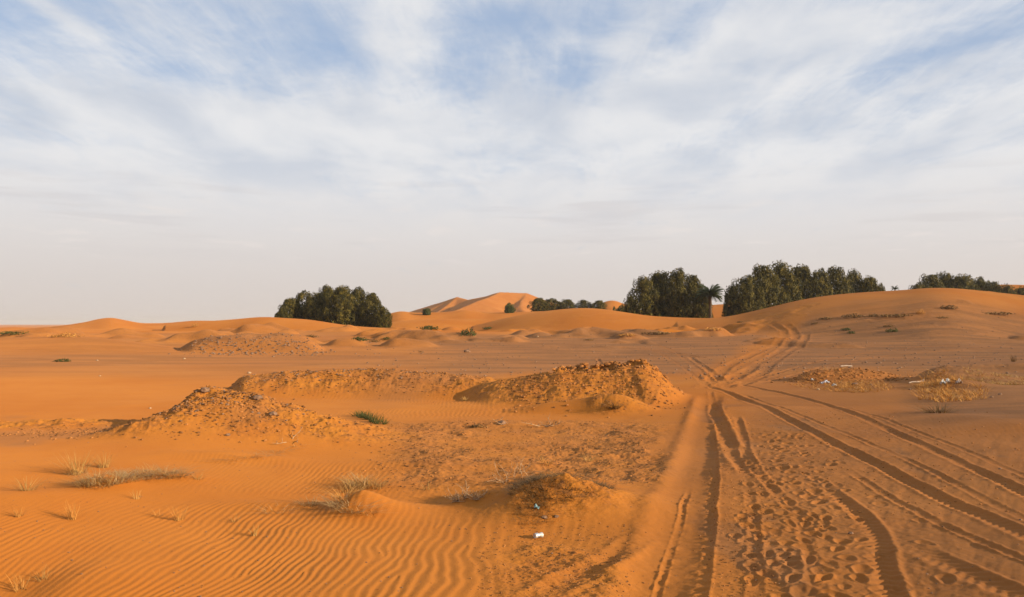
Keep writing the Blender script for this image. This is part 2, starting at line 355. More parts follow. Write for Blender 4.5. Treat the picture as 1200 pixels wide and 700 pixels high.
    rfield = np.maximum.reduce([rfield, r2, r3, r4, r5])*(1-np.clip(rough*1.4, 0, 1))
    rfield = rfield*np.clip(.85+.8*fbm(x, y, 1.3, 3, 56), .1, 1.15)
    bend = fbm(x, y, 2.6, 2, 52)*.30+fbm(x, y, .75, 2, 53)*.085+fbm(x, y, .25, 1, 57)*.018
    ph = (x*1.0-y*.04+bend-.28*np.log1p(np.exp(np.clip(-(x+1.8)*1.5, -30, 30)))/1.5)/(.124*(1+.25*ss(14, 26, y)))
    mk = (rfield > .02) & (y < 14.5) & (x < 2.5)
    xm, ym = x[mk], y[mk]; pm_ = np.zeros_like(xm)
    for (dx_, dy_, sg_) in DISLOC: pm_ += sg_*np.arctan2((ym-dy_)*.35, xm-dx_)/(2*math.pi)
    ph[mk] += pm_
    fr = ph-np.floor(ph)
    saw = np.where(fr < .64, fr/.64, (1-fr)/.36); saw = saw*saw*(3-2*saw)
    tt = np.zeros_like(x)
    near = (y > 2) & (y < 110)
    xs, ys = x[near], y[near]; dz = np.zeros_like(xs); tr = np.zeros_like(xs); flat = np.zeros_like(xs)
    wob = fbm(xs, ys, .55, 3, 61); fine = fbm(xs, ys, .09, 2, 62); wv = fbm(xs, ys, 2.2, 2, 63)
    for k, (P, hw, dp, bl, br, cr) in enumerate(RW):
        lo = P.min(0)-1.5; hi = P.max(0)+1.5
        m = (xs > lo[0]) & (xs < hi[0]) & (ys > lo[1]) & (ys < hi[1])
        if not m.any(): continue
        d, s_, L = polydist(xs[m], ys[m], P)
        d = d+wob[m]*.035*cr+wv[m]*.03
        q = d/hw; e = ss(0, 1.2, s_)*ss(L, L-1.2, s_)
        keep = np.clip(1.0+1.1*cr*vnoise(s_*.6, s_*0+k*3.7, 71), .1, 1.2)
        c = -dp*np.exp(-np.abs(q)**(3.2 if hw > .25 else 2.1)) + bl*np.exp(-((q-1.45)/.42)**2) + br*np.exp(-((q+1.45)/.42)**2)
        c = c + np.exp(-(q/1.3)**4)*.0065*np.sin(s_*2*math.pi/.15+np.abs(d)*45)*(.08 < hw < .125)*ss(26, 18, ys[m])
        c = c + fine[m]*(.010*cr)*np.exp(-(q/2.2)**2) + fine[m]*.014*cr*np.exp(-((np.abs(q)-1.4)/.5)**2)
        dz[m] += c*e*keep; tr[m] = np.maximum(tr[m], e*np.exp(-(q/1.9)**4)); flat[m] = np.maximum(flat[m], e*np.exp(-(q/1.8)**4))
    z[near] += dz; track[near] = tr
    fl = np.zeros_like(x); fl[near] = flat
    z = z + rfield*(1-fl)*(saw-.5)*.0074
    # loose, trodden ground of the track
    tread = ss(790, 860, px)*ss(1150, 1000, px-(y < 12)*(12-y)*25)*ss(26, 18, y)*(1-fl)
    z = z + tread*(.005*fbm(x, y, .30, 4, 64)+.006*fbm(x, y, .07, 2, 65))
    # streaks raked along the right of the track
    rk = ss(960, 1040, px)*ss(20, 14, y)*(1-fl)
    z = z + rk*.010*fbm((x*.85-y*.52)*1.0, (x*.52+y*.85)*.0+(x*.52+y*.85)*.16, .16, 3, 66)
    # clods and crumbs
    cl1 = fbm(x, y, .55, 3, 35); cl2 = fbm(x, y, .16, 3, 36, .6)
    nearf = ss(60, 30, rr_)
    z = z + rough*nearf*(.085*cl1+.050*cl2*(.6+.4*np.abs(cl1))+.020*np.abs(fbm(x, y, .06, 2, 37))) + rough*(1-nearf)*.16*fbm(x, y, 1.4, 3, 38)
    # the crumbling cap of mound C
    cap = ss(630, 660, px)*ss(776, 762, px)*ss(27.3, 28.6, y)*ss(30.3, 29.4, y)
    z = z - cap*.10 + cap*(.16*np.maximum(fbm(x, y, .7, 3, 39), -.2)+.10*np.sign(fbm(x, y, .35, 2, 40))*ss(28, 29, y))
    z = z + .0035*fbm(x, y, .12, 2, 77)*ss(22, 9, rr_)*(1-rfield)
    return z, soil, np.clip(rough, 0, 1), track, gold
def Z(x, y): return terrain(np.atleast_1d(np.asarray(x, float)), np.atleast_1d(np.asarray(y, float)), False)
RW = []
for P, hw, dp, bl, br, cr in RUTS:
    far_ = min(b for a, b in P) < 425
    W = np.array([hit(a, b, Z, 160)[:2] if far_ else fp(a, b)[:2] for a, b in P])
    RW.append((catmull(W), hw, dp, bl, br, cr))
# footprints and hoof dents in world coordinates
STAMPS = []
def prints():
    line = [(918,505),(925,530),(930,560),(935,590),(930,630),(955,660),(985,690),(1000,720)]
    L = catmull([fp(*p)[:2] for p in line], 12)
    for i in range(620):
        c = L[int((rng.rand()**.8)*(len(L)-1))]; sp_ = .10+.55*abs(rng.randn())*.6
        x = c[0]+rng.randn()*.30; y = c[1]+rng.randn()*.45
        a = math.atan2(1, .12)+rng.randn()*.35
        s_ = rng.uniform(.7, 1.1)
        STAMPS.append((x, y, a, .120*s_*rng.uniform(.8, 1.15), .066*s_*rng.uniform(.8, 1.3), rng.uniform(.008, .026)))
    for i in range(34):                                                # a looser scatter
        px = rng.uniform(850, 1090); py = rng.uniform(520, 710)
        p = fp(int(px), int(py)); STAMPS.append((p[0], p[1], rng.rand()*3, .10, .065, rng.uniform(.006, .018)))
    a0, b0 = fp(885, 570)[:2], fp(898, 715)[:2]                         # a walked line beside the left rut
    for i in range(9):
        t = i/8; STAMPS.append((a0[0]+(b0[0]-a0[0])*t+(.10 if i % 2 else -.10), a0[1]+(b0[1]-a0[1])*t, 1.5, .14, .06, .022))
prints()
keep_ = []
for st in STAMPS:
    if all((st[0]-k[0])**2+(st[1]-k[1])**2 > (.13+.10*((k[0]*7.3) % 1))**2 for k in keep_): keep_.append(st)
STAMPS = keep_
# ------------------------------------------------------------------ terrain mesh
fine_az = np.linspace(-34, 34, 1060)
side = np.concatenate([[-180, -160, -140, -120], np.linspace(-105, -36, 60)])
AZ = np.radians(np.concatenate([side, fine_az, -side[::-1][:-1]]))      # closes on itself at 180 degrees
rows = [0.6, 1.2, 2.0, 3.0, 4.0, 4.8, 5.4, 5.9]
r = 6.3
while r < 130: rows.append(r); r += min(max(r*r/2500*.62, .010), .38)
while r < 420: rows.append(r); r += .012*r*.55
while r < 9000: rows.append(r); r += .05*r
RR = np.array(rows)
nr, na = len(RR), len(AZ)
TH, RD = np.meshgrid(AZ, RR)
GX = RD*np.sin(TH); GY = RD*np.cos(TH)
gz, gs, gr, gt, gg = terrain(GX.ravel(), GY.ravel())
gz = gz.reshape(nr, na)
for (sx, sy, sa, la, lb, dp) in STAMPS:
    rd = math.hypot(sx, sy); i0, i1 = np.searchsorted(RR, [rd-.4, rd+.4]); t = math.atan2(sx, sy); j0, j1 = np.searchsorted(AZ, [t-.4/rd, t+.4/rd])
    if i1 <= i0 or j1 <= j0: continue
    bx = GX[i0:i1, j0:j1]-sx; by = GY[i0:i1, j0:j1]-sy; c, s_ = math.cos(sa), math.sin(sa)
    u = (bx*c+by*s_)/la; v = (-bx*s_+by*c)/(lb*(1+.25*np.tanh((bx*c+by*s_)/la)))
    q = np.sqrt(u*u+v*v)
    gz[i0:i1, j0:j1] += -dp*np.exp(-q**4)+dp*.48*np.exp(-((q-1.36)/.26)**2)*(1+.5*np.sin(u*2+v))
# the near ground behind the camera stays plain
idx = np.arange(nr*na).reshape(nr, na); jn = np.roll(np.arange(na), -1)
a = idx[:-1, :]; b = idx[:-1][:, jn]; c = idx[1:][:, jn]; d = idx[1:, :]
quads = np.stack([a, b, c, d], -1).reshape(-1, 4)
V = np.stack([GX, GY, gz], -1)
# analytic normals from the grid, so that the split between ground and track does not show
du = np.roll(V, -1, 1)-np.roll(V, 1, 1); dv = np.empty_like(V); dv[1:-1] = V[2:]-V[:-2]; dv[0] = V[1]-V[0]; dv[-1] = V[-1]-V[-2]
NRM = np.cross(du, dv); NRM /= np.linalg.norm(NRM, axis=-1, keepdims=True)+1e-20
V = V.reshape(-1, 3); NRM = NRM.reshape(-1, 3)
V = np.vstack([V, [[0, 0, 0.0]]]); NRM = np.vstack([NRM, [[0, 0, 1]]]); apex = len(V)-1

# ------------------------------------------------------------------ materials
def mat(name):
    m = bpy.data.materials.new(name); m.use_nodes = True; return m, NT(m.node_tree)
def simple(name, c1, c2, scale=8, rough=.85, metallic=0, bump=.0, spec=.2, coord='Object', detail=4):
    m, n = mat(name); tc = n.n('ShaderNodeTexCoord'); v = tc.outputs[coord]
    f = n.noise(v, scale, detail, .6); col = n.mix(n.ramp(f, .35, .65), c1, c2)
    ins = {'Base Color': col, 'Roughness': rough, 'Metallic': metallic, 'Specular IOR Level': spec}
    if bump: ins['Normal'] = n.n('ShaderNodeBump', {'Strength': bump, 'Distance': .01, 'Height': n.noise(v, scale*3, 4, .6)}).outputs[0]
    bs = n.n('ShaderNodeBsdfPrincipled', ins)
    n.n('ShaderNodeOutputMaterial', {0: bs.outputs[0]}); return m
def sand_material():
    m, n = mat('desert_sand')
    g = n.n('ShaderNodeNewGeometry').outputs['Position']
    A = lambda k: n.n('ShaderNodeAttribute', attribute_name=k).outputs['Fac']
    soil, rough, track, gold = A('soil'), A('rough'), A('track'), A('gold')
    big = n.noise(g, .08, 5, .55, .5); mid = n.noise(g, .9, 5, .6, .3); fin = n.noise(g, 14, 5, .7); grain = n.noise(g, 70, 3, .7)
    sand = n.mix(n.ramp(big, .35, .65), (.330, .114, .016), (.372, .142, .025))
    sand = n.mix(n.m('MULTIPLY', n.ramp(mid, .45, .75), .30), sand, (.300, .095, .014))
    goldc = n.mix(n.ramp(mid, .4, .65), (.400, .160, .022), (.330, .120, .020))
    sand = n.mix(n.m('MULTIPLY', gold, .75), sand, goldc)
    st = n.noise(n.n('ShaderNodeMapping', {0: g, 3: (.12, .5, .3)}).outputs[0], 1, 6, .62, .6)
    soil_shade_c = n.mix(n.ramp(st, .38, .66), (.150, .078, .036), (.250, .122, .052))
    soil_shade_c = n.mix(n.m('MULTIPLY', n.ramp(fin, .5, .75), .45), soil_shade_c, (.160, .082, .042))
    col = n.mix(n.m('MULTIPLY', soil, n.ramp(st, .2, .7, 1.0, .72)), sand, soil_shade_c)
    # scattered dark crumbs where the ground is rough
    vo = n.n('ShaderNodeTexVoronoi', {'Vector': g, 'Scale': 7.0, 'Randomness': 1.0}); crumb = n.ramp(vo.outputs['Distance'], .30, .16)
    pick = n.ramp(n.n('ShaderNodeSeparateColor', {0: vo.outputs['Color']}).outputs[0], .30, .45)
    cm = n.m('MULTIPLY', n.m('MULTIPLY', crumb, pick), n.ramp(rough, .12, .65))
    cm = n.m('MULTIPLY', cm, n.ramp(n.noise(g, 1.6, 4, .6), .35, .55))
    col = n.mix(n.m('MULTIPLY', cm, .9), col, (.085, .040, .018))
    stain = n.m('MULTIPLY', n.ramp(n.noise(g, 5.5, 6, .7, .4), .5, .66), n.ramp(rough, .1, .7))
    col = n.mix(n.m('MULTIPLY', stain, .7), col, (.165, .075, .030))
    col = n.mix(n.m('MULTIPLY', track, .30), col, (.265, .100, .024))
    col = n.mix(n.m('MULTIPLY', n.ramp(grain, .42, .68), .34), col, (.24, .08, .022))
    hgt = n.m('ADD', n.m('MULTIPLY', fin, n.m('ADD', .35, n.m('MULTIPLY', rough, 1.6))), n.m('MULTIPLY', grain, .25))
    hgt = n.m('ADD', hgt, n.m('MULTIPLY', cm, 1.2)); hgt = n.m('ADD', hgt, n.m('MULTIPLY', n.noise(g, 4.5, 6, .7, .5), n.m('ADD', .8, n.m('MULTIPLY', rough, 2.5))))
    bmp = n.n('ShaderNodeBump', {'Strength': .6, 'Distance': .014, 'Height': hgt})
    far = n.noise(n.n('ShaderNodeMapping', {0: g, 3: (1, 1.0, 1)}).outputs[0], 1.8, 5, .6, .4)
    pos = n.n('ShaderNodeSeparateXYZ', {0: g})
    bm2 = n.n('ShaderNodeBump', {'Strength': n.m('MULTIPLY', n.ramp(pos.outputs[1], 20, 60), n.m('ADD', .10, n.m('MULTIPLY', soil, .35))), 'Distance': .18, 'Height': far, 'Normal': bmp.outputs[0]})
    bs = n.n('ShaderNodeBsdfPrincipled', {'Base Color': col, 'Roughness': .95, 'Specular IOR Level': .08, 'Normal': bm2.outputs[0], 'Diffuse Roughness': .5})
    n.n('ShaderNodeOutputMaterial', {0: bs.outputs[0]}); return m
SAND = sand_material()
def leaf_mat(name, a, b, tr=.25):
    m, n = mat(name); g = n.n('ShaderNodeTexCoord').outputs['Object']
    oi = n.n('ShaderNodeObjectInfo').outputs['Random']
    col = n.mix(n.ramp(n.noise(g, 6.0, 4, .6), .42, .64), a, b)
    col = n.mix(n.m('MULTIPLY', oi, .35), col, tuple(v*.72 for v in a))
    d = n.n('ShaderNodeBsdfPrincipled', {'Base Color': col, 'Roughness': .7, 'Specular IOR Level': .2})
    t = n.n('ShaderNodeBsdfTranslucent', {'Color': col})
    s = n.n('ShaderNodeMixShader', {0: tr, 1: d.outputs[0], 2: t.outputs[0]})
    n.n('ShaderNodeOutputMaterial', {0: s.outputs[0]}); return m
LEAF = leaf_mat('tamarisk_leaf', (.024, .026, .005), (.175, .135, .022))  # dark and golden tones paint shaded gaps and sunlit clumps into the foliage
LEAF2 = leaf_mat('shrub_leaf', (.045, .058, .015), (.105, .110, .028))
PALM = leaf_mat('palm_leaf', (.050, .070, .025), (.090, .100, .035))
BARK = simple('bark', (.05, .034, .02), (.10, .066, .038), 5, .9, bump=.6)
STRAW = leaf_mat('dry_straw', (.38, .21, .06), (.54, .33, .11), .2)
GOLDS = leaf_mat('golden_straw', (.44, .20, .045), (.58, .31, .085), .2)
PALE = leaf_mat('bleached_straw', (.34, .21, .085), (.50, .34, .165), .15)
SCRUB = leaf_mat('dark_scrub', (.13, .075, .028), (.26, .14, .045), .1)
TWIG = simple('dead_twig', (.22, .13, .07), (.36, .24, .14), 20, .85)
CLOD = simple('earth_clod', (.15, .068, .026), (.34, .145, .045), 6, .95, bump=.6, spec=.05, coord='Generated')
STONE = simple('pale_stone', (.30, .19, .10), (.42, .29, .18), 6, .85, bump=.4)
DARKST = simple('dark_stone', (.13, .075, .045), (.22, .13, .08), 6, .9, bump=.5)

# ------------------------------------------------------------------ ground objects
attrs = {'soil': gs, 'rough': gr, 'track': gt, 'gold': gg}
def terrain_object(name, fq, tris=None):
    used = np.unique(fq); remap = np.zeros(len(V), np.int64); remap[used] = np.arange(len(used))
    if tris is not None:
        used = np.unique(np.concatenate([used, tris.ravel()])); remap[used] = np.arange(len(used))
    vv = V[used].astype(np.float32)
    me = bpy.data.meshes.new(name); q = remap[fq]
    loops = q.ravel(); starts = np.arange(0, q.size, 4); nf = len(q)
    if tris is not None:
        t = remap[tris]; starts = np.concatenate([starts, q.size+np.arange(0, t.size, 3)]); loops = np.concatenate([loops, t.ravel()]); nf += len(t)
    me.vertices.add(len(vv)); me.vertices.foreach_set('co', vv.ravel())
    me.loops.add(len(loops)); me.loops.foreach_set('vertex_index', loops.astype(np.int32))
    me.polygons.add(nf); me.polygons.foreach_set('loop_start', starts.astype(np.int32))
    me.polygons.foreach_set('use_smooth', np.ones(nf, bool))
    me.update(calc_edges=True)
    for k, arr in attrs.items():
        at = me.attributes.new(k, 'FLOAT', 'POINT'); ar = np.append(arr, [0]*(len(V)-len(arr)))[used].astype(np.float32); at.data.foreach_set('value', ar)
    me.normals_split_custom_set_from_vertices(NRM[used].astype(np.float32))
    me.materials.append(SAND)
    return link(name, me)
fcx = V[quads].mean(1); fpx = PX(fcx[:, 0], fcx[:, 1])
ftr = gt[quads.clip(0, len(gt)-1)].mean(1)
gl = GY.ravel()
cy = fcx[:, 1]
istrack = (ftr > .30) & (cy > 5.5) & (fpx > 690)
# the trodden strip between the wheel ruts belongs to the track too
band_l = np.interp(cy, [5.5, 9, 12, 20, 29, 35, 60, 90], [735, 760, 785, 815, 825, 835, 870, 895])
band_r = np.interp(cy, [5.5, 7, 9, 12, 16, 22, 29, 35, 60, 90], [1330, 1330, 1280, 1200, 1080, 960, 880, 905, 925, 940])
wv = 18*fbm(fcx[:, 0], fcx[:, 1], 1.5, 2, 90)
istrack |= (cy > 5.5) & (cy < 90) & (fpx > band_l+wv) & (fpx < band_r+wv)
inner = np.stack([np.full(na, apex), idx[0, :], idx[0, jn]], -1)
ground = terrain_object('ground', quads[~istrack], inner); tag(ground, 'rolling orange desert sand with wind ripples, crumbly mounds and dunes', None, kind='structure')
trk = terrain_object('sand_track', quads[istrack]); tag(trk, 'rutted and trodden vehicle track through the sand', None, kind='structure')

# far star dune, a body of its own beyond everything
def far_dune():
    P = {'a': pt(452,369,800), 'b': pt(490,357.5,780), 'c': pt(537,343,750), 'd': pt(551,346,735), 'e': pt(588,337.3,700), 'f': pt(620,338.5,720), 'g': pt(634,346,730), 'h': pt(665,355,760), 'i': pt(700,366,780),
         's1': pt(556,348,650), 's2': pt(519,362,600), 's3': pt(485,372,575), 't': pt(610,352,655), 't2': pt(618,368,610), 'u': pt(505,364,700)}
    sL, sR = .42, .42
    segs = [(P[a], P[b], .42, .40) for a, b in ('ab', 'bc', 'cd', 'de', 'fg', 'gh', 'hi')]+[(P['e'], P['f'], .4, .4)]
    segs += [(P['e'], P['s1'], .36, .50), (P['s1'], P['s2'], .30, .50), (P['s2'], P['s3'], .25, .4), (P['f'], P['t'], .38, .40), (P['t'], P['t2'], .3, .4), (P['c'], P['u'], .3, .42)]
    xs = np.linspace(-190, 170, 240); ys = np.linspace(480, 900, 200); x, y = np.meshgrid(xs, ys); x = x.ravel(); y = y.ravel()
    xw = x+3*fbm(x, y, 40, 2, 95); yw = y+5*fbm(x, y, 50, 2, 96)
    z = star_ridge(xw, yw, segs, .4); z = smax(z, np.full_like(z, -3.), 6)+.5*fbm(x, y, 25, 3, 97)-4
    z = np.maximum(z, -9)+0
    n, m_ = len(ys), len(xs); ix = np.arange(n*m_).reshape(n, m_)
    q = np.stack([ix[:-1, :-1], ix[:-1, 1:], ix[1:, 1:], ix[1:, :-1]], -1).reshape(-1, 4)
    keep = z[q].max(1) > -6.9
    me = mesh_np('dune', np.stack([x, y, z], -1), q[keep], SAND, True)
    tag(link('dune', me), 'tall distant peaked sand dune with one shaded face', None, kind='structure')
far_dune()

# ------------------------------------------------------------------ foliage builders
def leaf_quads(C, Nn, size, seed, aspect=1.0, jitter=.6):
    """one small leaf-sprig quad at each centre, turned roughly to its normal"""
    g = np.random.RandomState(seed); n = len(C)
    nn = Nn+g.randn(n, 3)*jitter; nn /= np.linalg.norm(nn, axis=1, keepdims=True)
    up = g.randn(n, 3); u = np.cross(nn, up); u /= np.linalg.norm(u, axis=1, keepdims=True); v = np.cross(nn, u)
    s = size*g.uniform(.6, 1.4, (n, 1)); u = u*s; v = v*s*aspect
    V_ = np.stack([C-u, C-v*.8, C+u*1.1, C+v], 1).reshape(-1, 3); Q = np.arange(4*n).reshape(n, 4)
    return V_, Q
ASP = 1.9
def crown_mesh(name, seed, m, nl=95, per=120, lsize=.021, up=1.1, lobe=(.11, .21)):
    """crown of radius 1 and height 1 made of upright leaf billows; outline uneven, gaps between billows"""
    g = np.random.RandomState(seed); Cs, Ns = [], []
    ph = g.rand(3)*6.28
    for i in range(nl):
        th = g.rand()*6.283; h = g.rand()**.8; 
        prof = math.sqrt(max(1-max(h-.12, 0)**2/.84, .05))*(.88+.12*min(h/.25, 1))
        wob = 1+.13*math.sin(2*th+ph[0])+.09*math.sin(3*th+ph[1])+.06*math.sin(5*th+ph[2])
        rad = prof*wob*.84*g.uniform(.70, 1.06)
        if h > .80: rad *= g.rand()**.5
        cx, cy_, cz = rad*math.cos(th), rad*math.sin(th), .06+h*.80
        r = g.uniform(*lobe); rz = r*up*g.uniform(.7, 1.1)
        k = int(per*(r/.18)**1.3)
        d = g.randn(k, 3); d /= np.linalg.norm(d, axis=1, keepdims=True)
        out_ = d[:, 0]*math.cos(th)+d[:, 1]*math.sin(th)+.4*d[:, 2]; d[out_ < -.55] *= -1
        rr = g.uniform(.84, 1.06, (k, 1))*(1+.18*np.sin(d[:, :1]*7+i)*np.sin(d[:, 2:]*6))
        P_ = d*rr*np.array([r, r, rz*.62])+np.array([cx, cy_, cz]); P_[:, 2] = np.clip(P_[:, 2], .004, None); P_[:, 2] *= ASP
        Cs.append(P_); Ns.append(d*np.array([1, 1, .6]))
    C = np.vstack(Cs); Nn = np.vstack(Ns)
    # inner twigs and leaves that close the view through the middle
    k = 2200; d = g.randn(k, 3); d /= np.linalg.norm(d, axis=1, keepdims=True); d[:, 2] = np.abs(d[:, 2]); rr = g.rand(k, 1)**.33*.72
    C2 = d*rr*np.array([1, 1, 1.02*ASP])+np.array([0, 0, .03]); C = np.vstack([C, C2]); Nn = np.vstack([Nn, d])
    V_, Q = leaf_quads(C, Nn, lsize, seed+1, .8, .38)
    V2, Q2 = leaf_quads(C2[::2], d[::2], lsize*2.6, seed+2, .9, 1.2)
    return mesh_np(name, np.vstack([V_, V2]), np.vstack([Q, Q2+len(V_)]), m)
def tube(P, rad, n=6):
    """tapered tube through points"""
    P = np.array(P, float); rad = np.array(rad, float); V_ = []; 
    for i in range(len(P)):
        t = P[min(i+1, len(P)-1)]-P[max(i-1, 0)]; t = t/(np.linalg.norm(t)+1e-9)
        a = np.cross(t, [0.3, .9, .2]); a /= np.linalg.norm(a)+1e-9; b = np.cross(t, a)
        for k in range(n):
            q = 2*math.pi*k/n; V_.append(P[i]+rad[i]*(a*math.cos(q)+b*math.sin(q)))
    Q = [(i*n+k, i*n+(k+1) % n, (i+1)*n+(k+1) % n, (i+1)*n+k) for i in range(len(P)-1) for k in range(n)]
    return np.array(V_), np.array(Q)
def join(parts):
    Vs, Qs, o = [], [], 0
    for v, q in parts: Vs.append(v); Qs.append(q+o); o += len(v)
    return np.vstack(Vs), np.vstack(Qs)
def trunk_mesh(name, seed):
    g = np.random.RandomState(seed); parts = [tube([(0, 0, -.12), (.01, 0, .1), (.03, .02, .28), (.02, .03, .5)], [.06, .045, .035, .02], 7)]
    for i in range(7):
        th = i*.9+g.rand(); z0 = .08+.05*i; c, s_ = math.cos(th), math.sin(th)
        parts.append(tube([(.01, 0, z0), (.2*c, .2*s_, z0+.14), (.42*c, .42*s_, z0+.34)], [.03, .02, .006], 5))
    v, q = join(parts); return mesh_np(name, v, q, BARK, True)
CROWNS = [crown_mesh('crown', 100+i, LEAF, nl=105, per=170) for i in range(4)]
TRUNKS = [trunk_mesh('trunk', 200+i) for i in range(2)]
CROWN_S = [crown_mesh('crown', 140+i, LEAF2, nl=40, per=60, lsize=.05, lobe=(.16, .3)) for i in range(2)]
def tree(px, ptop, wpx, D, label, group, k, small=False, name='tamarisk_tree', cat='tree', rz=None):
    x, y = (px-600)/F*D, D; zg = float(Z(x, y)[0]); zt = CAM_H+(HOR-ptop)/F*D
    h = max(zt-zg, .8); rad = wpx/F*D/2*(1.1 if small else 1.75 if px > 1060 else 1.28)
    e = empty(name, (x, y, zg-.05), (k*1.7) % 6.28 if rz is None else rz)
    c = link('crown', (CROWN_S if small else CROWNS)[k % (2 if small else 4)], e); c.scale = (rad, rad, h/ASP)
    t = link('trunk', TRUNKS[k % 2], e); t.scale = (rad*.8, rad*.8, h)
    tag(e, label, cat, group)
ORD_ = ['first','second','third','fourth','fifth','sixth','seventh','eighth','ninth','tenth','eleventh','twelfth','thirteenth','last']
ORD = ['leftmost', 'second from the left', 'third from the left', 'fourth from the left', 'fifth from the left', 'sixth from the left', 'seventh from the left', 'eighth from the left', 'ninth from the left', 'tenth from the left', 'eleventh from the left']
def grove(lst, what, group, k0):
    n = len(lst)
    for i, (px, pt_, w_, D) in enumerate(lst):
        o = ORD[i] if i < n-1 else 'rightmost'
        tree(px, pt_, w_, D, '%s, %s' % (what, o), group, k0+i)
grove([(331,360,20,150),(341,347,28,153),(356,338,32,156),(372,341,30,152),(384,332,34,157),(401,332,36,150),(418,333.5,34,156),(435,341,30,151),(448,357,20,148)],
      'dense olive green tamarisk in the grove behind the left dune crest', 'trees of the left grove', 0)
grove([(739,345,17,140),(755,321,38,141),(772,314,42,143),(793,310.5,44,141),(811,319,34,143),(822,338,22,139)],
      'dense round-topped tree in the clump left of the palm', 'trees of the central clump', 3)
grove([(860,330,24,150),(874,319,40,148),(893,307,46,152),(915,303,46,156),(938,306,42,160),(960,311,38,158),(980,309,36,160),(1000,313,34,162),(1018,320,30,160),(1032,329,18,158)],
      'dark evergreen tree in the big grove right of the palm', 'trees of the right grove', 5)
grove([(1076,328,20,190),(1090,319,32,192),(1108,316.5,34,194),(1127,318,32,192),(1145,321.5,30,194),(1162,327,26,190),(1180,331,22,188),(1198,333,22,190),(1218,334,24,192)],
      'low green tree behind the crest of the right dune', 'trees of the far right grove', 2)
grove([(632,348,22,236),(646,348.5,24,238),(664,350,24,238),(684,350.5,20,238),(702,351,17,236)],
      'small tree in the low row right of the distant dune', 'trees of the distant row', 1)
tree(500, 361, 11, 222, 'lone dark shrub right of the left grove, below the distant dune', None, 1, True, 'round_shrub', 'shrub')
tree(597, 354.5, 13, 226, 'lone round shrub straight below the peak of the distant dune', None, 0, True, 'round_shrub', 'shrub')
tree(728, 357, 14, 200, 'low shrub touching the left foot of the central tree clump', None, 1, True, 'round_shrub', 'shrub')
tree(720, 359, 9, 215, 'tiny pale shrub between the distant row and the central clump', None, 0, True, 'round_shrub', 'shrub')

# palms
def palm(px, ptop, pbase_h, D, rpx, label, nfr=42):
    x, y = (px-600)/F*D, D; zg = float(Z(x, y)[0]); zt = CAM_H+(HOR-ptop)/F*D; rad = rpx/F*D
    H = zt-zg-rad*.55
    e = empty('date_palm', (x, y, zg-.05)); tag(e, label, 'palm')
    tr_r = rad*.11
    pts = [(0, 0, -.2), (.03*rad, 0, H*.4), (.02*rad, 0, H*.8), (0, 0, H)]
    v, q = tube(pts, [tr_r*1.2, tr_r, tr_r, tr_r*1.15], 8); link('trunk', mesh_np('trunk', v, q, BARK, True), e)
    for i in range(nfr):
        th = i*2.399; tilt = 1.35-1.6*(i/nfr); g = np.random.RandomState(i)
        L = rad*g.uniform(.95, 1.15); P_ = []; a = tilt; cx, cz = 0, 0
        for s_ in range(9):
            P_.append((cx, 0, cz)); cx += L/8*math.cos(a); cz += L/8*math.sin(a); a -= .12
        parts = [tube(P_, np.linspace(.03, .008, 9)*rad, 4)]
        LV, LQ = [], []
        for s_ in range(1, 9):
            for f in (0, .5):
                p = np.array(P_[s_-1])*(1-f)+np.array(P_[s_])*f; l = L*.36*(1-.55*abs(s_/8-.4))
                for sd in (-1, 1):
                    tip = p+np.array([l*.55, sd*l*.8, -l*.28]); k = len(LV); w_ = L*.06
                    LV += [p+np.array([-w_, 0, 0]), p+np.array([w_, 0, 0]), tip+np.array([w_*.3, 0, 0]), tip]; LQ.append((k, k+1, k+2, k+3))
        parts.append((np.array(LV), np.array(LQ)))
        v, q = join(parts); o = link('frond', mesh_np('frond', v, q, PALM), e, (0, 0, H)); o.rotation_euler = (0, 0, th)
palm(832, 336.5, 0, 136, 16, 'small date palm standing between the two big clumps of trees')
palm(1049, 335.5, 0, 150, 5, 'tiny palm top showing above the right dune crest', 16)

# ------------------------------------------------------------------ plants on the ground
def G(px, py): 
    p = hit(px, py, lambda x, y: Z(x, y), 260); 
    return p
def blades(n, H, spread, lean, seed, width=.006, curl=.5, segs=3, wind=(-.1, .05), thin=.2):
    """a tuft of bent, tapering blades"""
    g = np.random.RandomState(seed); V_, Q = [], []
    for i in range(n):
        th = g.rand()*6.283; r0 = spread*math.sqrt(g.rand())*.55; b = np.array([r0*math.cos(th), r0*math.sin(th), -.02])
        d = np.array([math.cos(th+g.randn()*.5), math.sin(th+g.randn()*.5), 0])
        h = H*g.uniform(.45, 1.1); l = lean*g.uniform(.3, 1.3); w_ = width*g.uniform(.7, 1.3)
        sd = np.array([-d[1], d[0], 0])*w_*.5+np.array([g.randn(), g.randn(), 0])*w_*.2; k = len(V_)
        for s_ in range(segs+1):
            t = s_/segs; p = b+d*l*(t+curl*t*t)+np.array([wind[0]*t*t*h, wind[1]*t*t*h, h*(t-.35*curl*t*t)])
            p = p+g.randn(3)*h*.02
            ww = (1-t*(1-thin)); V_ += [p-sd*ww, p+sd*ww]
        for s_ in range(segs): Q.append((k+2*s_, k+2*s_+1, k+2*s_+3, k+2*s_+2))
    return np.array(V_), np.array(Q)
